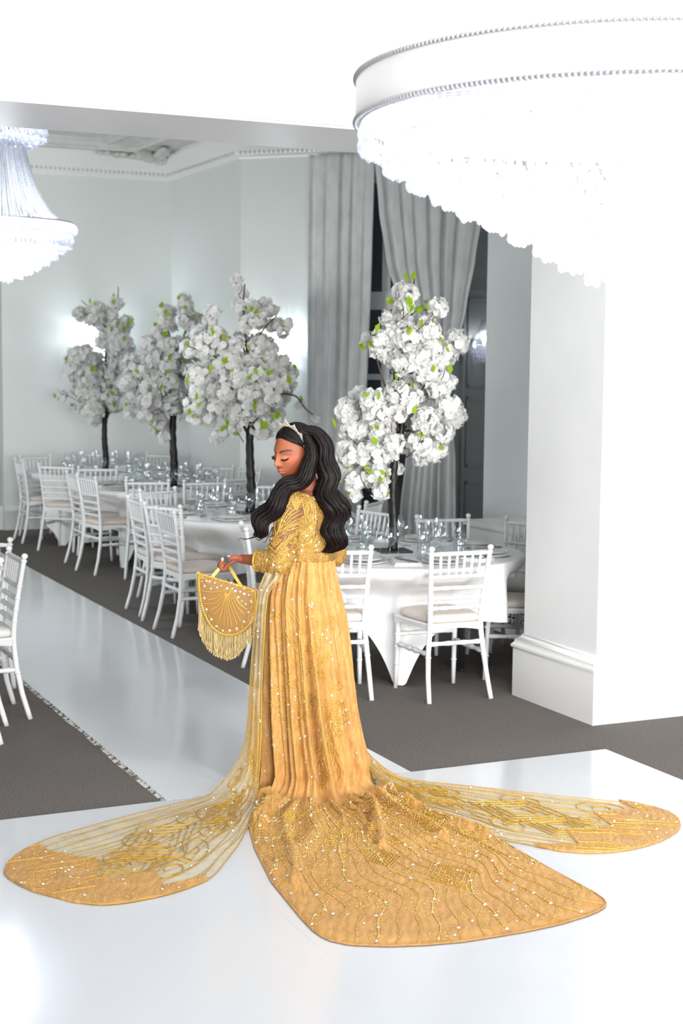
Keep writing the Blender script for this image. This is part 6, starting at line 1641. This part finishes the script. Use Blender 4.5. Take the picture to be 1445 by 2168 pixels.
# ------------------------------------------------------------------ sheer wings with velvet ends
def resample(P, n):
    P = [Vector(p) for p in P]; d = [0.0]
    for a, b in zip(P[:-1], P[1:]): d.append(d[-1] + (b - a).length)
    d = np.array(d) / d[-1]; A = np.array(P); t = np.linspace(0, 1, n)
    return [V3(*[float(np.interp(x, d, A[:, k])) for k in range(3)]) for x in t]
def wing(Lp, Rp, zig, tip, label, seed, nv=110, nu=36):
    Lr = resample(catmull([Vector(p) for p in Lp], 160), nv); Rr = resample(catmull([Vector(p) for p in Rp], 160), nv); rows = []
    for i in range(nv):
        r = []
        for j in range(nu + 1):
            u = j / nu; p = Lr[i].lerp(Rr[i], u)
            air = max(0.0, min(1.0, (p.z - 0.02) / 0.15)); e = math.sin(PI * u)
            p = p + V3(0, -1, 0) * (air * 0.012 * math.sin(u * 15 + seed + p.z * 3) * e)
            p.z = max(p.z, 0.0045) + e * (1 - air) * (0.0035 + 0.003 * noise.noise((p.x * 9, p.y * 9, seed))) * (1 if i < nv - 1 else 0)
            r.append(p)
        rows.append(r)
    mb = MB(); mb.grid(rows); o = mb.build('sheer_wing', M['tulle'], W); o['label'] = label
    T = BVHTree.FromPolygons([Vector(p) for p in mb.v], mb.f)
    bmz = bmesh.new()                                         # velvet end piece
    poly = zig + tip; top = [bmz.verts.new((x, y, 0.0125)) for x, y in poly]; f = bmz.faces.new(top)
    ext = bmesh.ops.extrude_face_region(bmz, geom=[f]); 
    for v in [g for g in ext['geom'] if isinstance(g, bmesh.types.BMVert)]: v.co.z = 0.002
    bmesh.ops.recalc_face_normals(bmz, faces=bmz.faces)
    me = bpy.data.meshes.new('velvet_tip'); bmz.to_mesh(me); bmz.free(); me.materials.append(M['velvet'])
    tipo = link('velvet_tip', me, o)
    T2 = BVHTree.FromPolygons([v.co.copy() for v in me.vertices], [tuple(p.vertices) for p in me.polygons])
    wk = Work()
    def at(u, v):
        x = v * (nv - 1); i = min(int(x), nv - 2); g = x - i; y = u * nu; j = min(int(y), nu - 1); h = y - j
        return rows[i][j].lerp(rows[i][j + 1], h).lerp(rows[i + 1][j].lerp(rows[i + 1][j + 1], h), g)
    def pline(pts, r, sp, br):
        pts = [p + V3(0, -0.002 if p.z > 0.05 else 0, 0.0025) for p in pts]
        if r: wk.cord.tube(pts, r, 4, cap=False)
        acc = 0
        for a, b in zip(pts[:-1], pts[1:]):
            acc += (b - a).length
            if acc > sp: acc = 0; wk.bead.sphere(b, br, 5, 2)
    for e_ in (0.0, 1.0): pline([at(e_, v) for v in np.linspace(0, 1, 160)], 0.0021, 0.012, 0.0026)
    for k in range(1, 22):
        u0 = k / 22; ph = rdh.uniform(0, 6)
        v1 = 0.80 if k % 2 else 0.97
        pline([at(min(0.995, max(0.005, u0 + 0.022 * math.sin(v * 13 + ph) + 0.010 * math.sin(v * 29 + 2 * ph))), v) for v in np.linspace((0.03 if k % 6 == 1 else 0.24) if k % 3 else 0.20, v1, 130)], 0.0012 if k % 3 else 0.0020, 0.010 if k % 3 else 0.0065, 0.0020 if k % 3 else 0.0027)
    for k in range(15):                                        # scrolls and nested lozenges
        u, v = rdh.uniform(0.18, 0.82), rdh.uniform(0.30, 0.80); n_ = 34; R = rdh.uniform(0.05, 0.10); fl = rdh.choice((1, -1)); a0 = rdh.uniform(0, 6)
        pline([at(min(.99, max(.01, u + R * 1.6 * (1 - .85 * i / n_) * math.cos(a0 + fl * 10 * i / n_))), min(.97, max(0.02, v + R * 0.55 * (1 - .85 * i / n_) * math.sin(a0 + fl * 10 * i / n_)))) for i in range(n_ + 1)], 0.0030, 0.009, 0.003)
    for (u, v, R) in ((0.45, 0.66, 0.26), (0.5, 0.48, 0.22), (0.62, 0.74, 0.18)):
        for k in range(4):
            q = R * (1 - 0.22 * k); c = [(0, 1), (1, 0), (0, -1), (-1, 0), (0, 1)]; pts = []
            for a, b in zip(c[:-1], c[1:]):
                for i in range(9):
                    f_q = i / 9; pts.append(at(min(.99, max(.01, u + q * (a[0] + (b[0] - a[0]) * f_q))), min(.97, v + 0.38 * q * (a[1] + (b[1] - a[1]) * f_q))))
            pline(pts + pts[:1], 0.0032, 0.008, 0.0032)
    for i in range(1500):
        u, v = rdh.random(), rdh.random() ** 0.8
        p = at(u, v)
        if noise.noise((p.x * 8, p.y * 8, p.z * 5 + seed)) > -0.05: wk.bead.sphere(p + V3(0, 0, 0.003), rdh.uniform(0.0016, 0.003), 5, 2)
    for i in range(40):
        p = at(rdh.uniform(0.05, 0.95), rdh.uniform(0.05, 0.97)); wk.gem_at(p + V3(0, 0, 0.003), V3(0, -0.7, 0.7), rdh.uniform(0.004, 0.007))
    xs_, ys_ = [p[0] for p in poly], [p[1] for p in poly]
    ax = (Vector(tip[len(tip) // 2]) - Vector(zig[len(zig) // 2])).normalized()
    for k in range(26):                                        # beaded lines on the velvet
        x0, y0 = rdh.uniform(min(xs_), max(xs_)), rdh.uniform(min(ys_), max(ys_)); dv = Vector((-0.78, -0.62)) if seed < 3 else Vector((0.97, -0.22)); ph = rdh.uniform(0, 6)
        wk.line(T2, [(x0 + dv.x * t + 0.014 * math.sin(t * 16 + ph) * -dv.y, y0 + dv.y * t + 0.014 * math.sin(t * 16 + ph) * dv.x) for t in np.linspace(-0.2, 0.2, 40)], dn, ZM, 0.0022 if k % 2 else 0.0028, 0.008, 0.0028)
    for i in range(1300):
        x, y = rdh.uniform(min(xs_), max(xs_)), rdh.uniform(min(ys_), max(ys_)); q = wk.place(T2, dn((x, y)), ZM, 0.0)
        if q and noise.noise((x * 10, y * 10, 1)) > -0.1: wk.bead_at(q[0], q[1], rdh.uniform(0.0018, 0.0034))
    for i in range(40):
        x, y = rdh.uniform(min(xs_), max(xs_)), rdh.uniform(min(ys_), max(ys_)); q = wk.place(T2, dn((x, y)), ZM, 0.001)
        if q: wk.gem_at(q[0], q[1], rdh.uniform(0.005, 0.008))
    wk.done(o)
    return o
Z0 = 0.005
f3 = lambda L: [(x, y, Z0) for x, y in L]
LWL = [(-0.165, -0.105, 1.035), (-0.201, -0.12, 0.965), (-0.224, -0.12, 0.89), (-0.24, -0.12, 0.72), (-0.256, -0.12, 0.528), (-0.266, -0.12, 0.334), (-0.285, -0.12, 0.205), (-0.330, -0.13, 0.105), (-0.40, -0.19, 0.03)] + f3([(-0.46, -0.255), (-0.64, -0.426), (-0.864, -0.666), (-1.023, -0.858), (-1.101, -1.065), (-1.101, -1.256)])
LWR = [(-0.105, -0.135, 1.035), (-0.12, -0.17, 0.971), (-0.175, -0.17, 0.897), (-0.190, -0.19, 0.728), (-0.198, -0.205, 0.537), (-0.200, -0.225, 0.344), (-0.203, -0.245, 0.216), (-0.208, -0.28, 0.086)] + f3([(-0.212, -0.40), (-0.224, -0.614), (-0.252, -0.895), (-0.287, -1.097), (-0.323, -1.276), (-0.399, -1.401), (-0.507, -1.502), (-0.689, -1.583), (-0.88, -1.502), (-1.024, -1.383), (-1.101, -1.256)])
LZ = [(-1.050, -0.925), (-1.000, -0.985), (-1.024, -0.994), (-0.90, -1.06), (-0.773, -1.111), (-0.748, -1.324), (-0.64, -1.29), (-0.539, -1.24), (-0.494, -1.393), (-0.43, -1.35), (-0.375, -1.288), (-0.337, -1.313)]
LT = [(-0.399, -1.401), (-0.507, -1.502), (-0.60, -1.555), (-0.689, -1.583), (-0.79, -1.56), (-0.88, -1.502), (-0.96, -1.45), (-1.024, -1.383), (-1.075, -1.32), (-1.108, -1.256), (-1.118, -1.16), (-1.106, -1.065), (-1.085, -0.99)]
wing(LWL, LWR, LZ, LT, 'sheer gold net wing spread on the floor at left, velvet at its end', 1.7)
RWT = [(0.06, 0.19, 0.80), (0.09, 0.22, 0.55), (0.13, 0.24, 0.35), (0.195, 0.22, 0.2), (0.285, 0.16, 0.10), (0.385, 0.09, 0.035)] + f3([(0.5, 0.056), (0.754, -0.037), (1.061, -0.155), (1.36, -0.256), (1.527, -0.357), (1.574, -0.472), (1.571, -0.592)])
RWB = [(0.03, 0.20, 0.80), (0.05, 0.22, 0.55), (0.08, 0.24, 0.35), (0.15, 0.22, 0.2), (0.25, 0.10, 0.09), (0.34, -0.12, 0.025)] + f3([(0.439, -0.371), (0.572, -0.524), (0.768, -0.774), (0.892, -0.861), (1.015, -0.929), (1.142, -0.954), (1.3, -0.909), (1.458, -0.784), (1.54, -0.67), (1.571, -0.592)])
RZ = [(0.915, -0.868), (0.928, -0.878), (1.02, -0.87), (1.108, -0.873), (1.081, -0.671), (1.18, -0.65), (1.287, -0.633), (1.237, -0.435), (1.33, -0.40), (1.431, -0.374), (1.381, -0.240)][1:]
RT = [(1.45, -0.285), (1.527, -0.352), (1.565, -0.41), (1.582, -0.472), (1.585, -0.53), (1.575, -0.60), (1.54, -0.68), (1.458, -0.792), (1.38, -0.865), (1.3, -0.917), (1.22, -0.95), (1.142, -0.962), (1.08, -0.955), (1.015, -0.937)]
wing(RWT, RWB, RZ, RT, 'sheer gold net wing spread on the floor at right, velvet at its end', 4.2)

# ------------------------------------------------------------------ the bag in her hand
BCN = V3(-0.362, -0.060, 0.84)
wm = Matrix.Translation(WLOC) @ Matrix.Rotation(WROT, 4, 'Z')
bag = empty('handbag', tuple(wm @ BCN), WROT)
tag(bag, 'half moon gold beaded handbag with long fringe, held in her hand', 'bag')
OUT = catmull([V3(x, 0, z) for x, z in [(-0.492, 0.983), (-0.44, 0.968), (-0.383, 0.950), (-0.31, 0.930), (-0.246, 0.912), (-0.233, 0.900), (-0.231, 0.865), (-0.234, 0.820), (-0.249, 0.765), (-0.278, 0.7255), (-0.314, 0.702), (-0.358, 0.694), (-0.404, 0.707), (-0.446, 0.7465), (-0.475, 0.81), (-0.491, 0.879), (-0.496, 0.94), (-0.497, 0.975), (-0.492, 0.983)]], 108)[:-1]
OUT = [V3(p.x - BCN.x, 0, p.z - BCN.z) for p in OUT]
cen = V3(0, 0, 0.01)
mb = MB(); rows = []
for s, y in ((0.02, -0.026), (0.35, -0.0255), (0.7, -0.023), (0.90, -0.018), (0.975, -0.012), (1.0, -0.006), (1.0, 0.006), (0.975, 0.012), (0.90, 0.018), (0.7, 0.023), (0.35, 0.0255), (0.02, 0.026)):
    rows.append([V3(cen.x + (p.x - cen.x) * s, y, cen.z + (p.z - cen.z) * s) for p in OUT])
mb.grid(rows, closed=True); mb.add(rows[0], [tuple(range(108))]); mb.add(rows[-1], [tuple(range(107, -1, -1))])
BODY = mb.build('bag_body', M['bag_velvet'], bag)
BGT = BVHTree.FromPolygons([Vector(p) for p in mb.v], mb.f)
wk = Work()
bx = lambda X, Y: ((400 + X / 7.744 - 650) * 0.002105 - BCN.x + 0.006, 1.051 + (1178 - (1140 + Y / 7.744)) * 0.00211 - BCN.z)
bo = lambda p: V3(p[0], -0.3, p[1])
for s in (0.965, 0.93):
    ring = [V3(cen.x + (p.x - cen.x) * s, 0, cen.z + (p.z - cen.z) * s) for p in OUT]; ring.append(ring[0])
    wk.line(BGT, [(p.x, p.z) for p in ring], bo, YP, 0.0028, 0.006, 0.003)
for c in ([(580, 790), (480, 840), (330, 860), (190, 850)], [(575, 800), (470, 890), (380, 960), (260, 990)], [(570, 830), (480, 950), (370, 1040), (220, 1055)], [(565, 850), (500, 980), (420, 1090), (310, 1155)], [(562, 870), (520, 1010), (460, 1130), (370, 1220)], [(565, 880), (530, 1040), (480, 1200), (430, 1360)], [(572, 890), (550, 1080), (530, 1260), (525, 1420)], [(578, 890), (575, 1100), (580, 1260), (590, 1430)], [(590, 880), (600, 1080), (620, 1230), (655, 1420)], [(600, 870), (630, 1050), (680, 1220), (745, 1400)], [(605, 850), (660, 1010), (720, 1180), (800, 1330)], [(612, 830), (680, 960), (760, 1110), (870, 1240)], [(618, 810), (700, 930), (790, 1060), (930, 1160)], [(610, 780), (690, 870), (760, 1000), (860, 1120)]):
    wk.line(BGT, [bx(*q) for q in dens(c, 36)], bo, YP, 0.0020, 0.007, 0.0022)
for x, y in [(205, 765), (240, 680), (290, 690), (375, 710), (315, 805), (415, 785), (480, 755), (640, 712), (665, 800), (715, 840), (795, 850), (740, 750), (860, 800), (860, 885), (990, 835), (930, 905), (765, 940), (820, 1005), (885, 1055), (970, 1010), (930, 1190), (855, 1350), (735, 1465), (620, 1500), (505, 1500), (405, 1430), (320, 1315), (240, 1150), (205, 965), (580, 800)]:
    q = wk.place(BGT, bo(bx(x, y)), YP, 0.001)
    if q: wk.gem_at(q[0], q[1], rdh.uniform(0.0048, 0.0078))
for i in range(1100):
    a = rdh.choice(OUT); s = rdh.uniform(0.80, 0.99); p = (cen.x + (a.x - cen.x) * s, cen.z + (a.z - cen.z) * s); q = wk.place(BGT, bo(p), YP, 0)
    if q: wk.bead_at(q[0], q[1], rdh.uniform(0.0013, 0.0024))
wk.done(BODY)
M['pale_gold'] = mat('pale_gold_fringe', (0.64, 0.48, 0.22, 1), 0.38, 0.35)
fr = MB(); low = [(-0.499, 0.80), (-0.497, 0.735), (-0.470, 0.668), (-0.446, 0.633), (-0.405, 0.606), (-0.361, 0.591), (-0.325, 0.606), (-0.298, 0.635), (-0.262, 0.676), (-0.243, 0.716), (-0.232, 0.80)]
lx = np.array([p[0] for p in low]); lz = np.array([p[1] for p in low])
arc = [p for p in OUT if p.z < 0.06 or p.x > 0.125 or p.x < -0.125]
arc = sorted(arc, key=lambda p: p.x)
ax_ = np.array([p.x for p in arc]); az_ = np.array([p.z for p in arc])
for k in range(280):
    x = -0.492 + 0.258 * (k + rdh.uniform(0, .8)) / 280; lower = [p.z for p in OUT if abs(p.x + BCN.x - x) < 0.006]
    zt_ = min(lower) if lower else 0.0
    if x < -0.484 or x > -0.24: zt_ = max(lower) - 0.03 if lower else 0.05
    zb = float(np.interp(x, lx, lz)) - BCN.z + rdh.uniform(-.008, .006); y = rdh.uniform(-0.012, 0.012); X = x - BCN.x
    n = 10; pts = [V3(X + 0.0025 * math.sin(i * 1.1 + k) * i / n, y, zt_ + (zb - zt_) * i / n) for i in range(n + 1)]
    fr.tube(pts, 0.00155, 4, cap=False); fr.sphere(pts[-1], (0.0028, 0.0028, 0.0048), 5, 4)
o = fr.build('fringe', M['pale_gold'], bag); o['kind'] = 'stuff'
eb = MB()
for p in OUT:
    if p.x > 0.118 or p.x < -0.122:
        for y in (-0.009, -0.003, 0.003, 0.009): eb.sphere((p.x + (0.003 if p.x > 0 else -0.003), y, p.z), 0.0036, 5, 4)
o = eb.build('edge_beads', M['pale_gold'], bag); o['kind'] = 'stuff'
def strap(pts, w, name):
    c = catmull([V3(*p) - BCN for p in pts], 40); A_, B_ = [], []
    mb = MB(); rows = []
    for i, p in enumerate(c):
        t = (c[min(i + 1, 40)] - c[max(i - 1, 0)]).normalized(); sd_ = t.cross(V3(0, 1, 0)).normalized()
        rows.append([p + sd_ * w + V3(0, -.0022, 0), p - sd_ * w + V3(0, -.0022, 0), p - sd_ * w + V3(0, .0022, 0), p + sd_ * w + V3(0, .0022, 0)])
    mb.grid(rows, closed=True); return mb.build(name, M['gold_cord'], bag, smooth=False)
strap([(-0.437, -0.066, 0.952), (-0.425, -0.064, 0.970), (-0.408, -0.058, 0.990), (-0.388, -0.050, 1.008), (-0.374, -0.036, 1.0145), (-0.360, -0.042, 1.010), (-0.345, -0.056, 0.992), (-0.325, -0.064, 0.960), (-0.303, -0.068, 0.926), (-0.296, -0.070, 0.912)], 0.0068, 'handle')
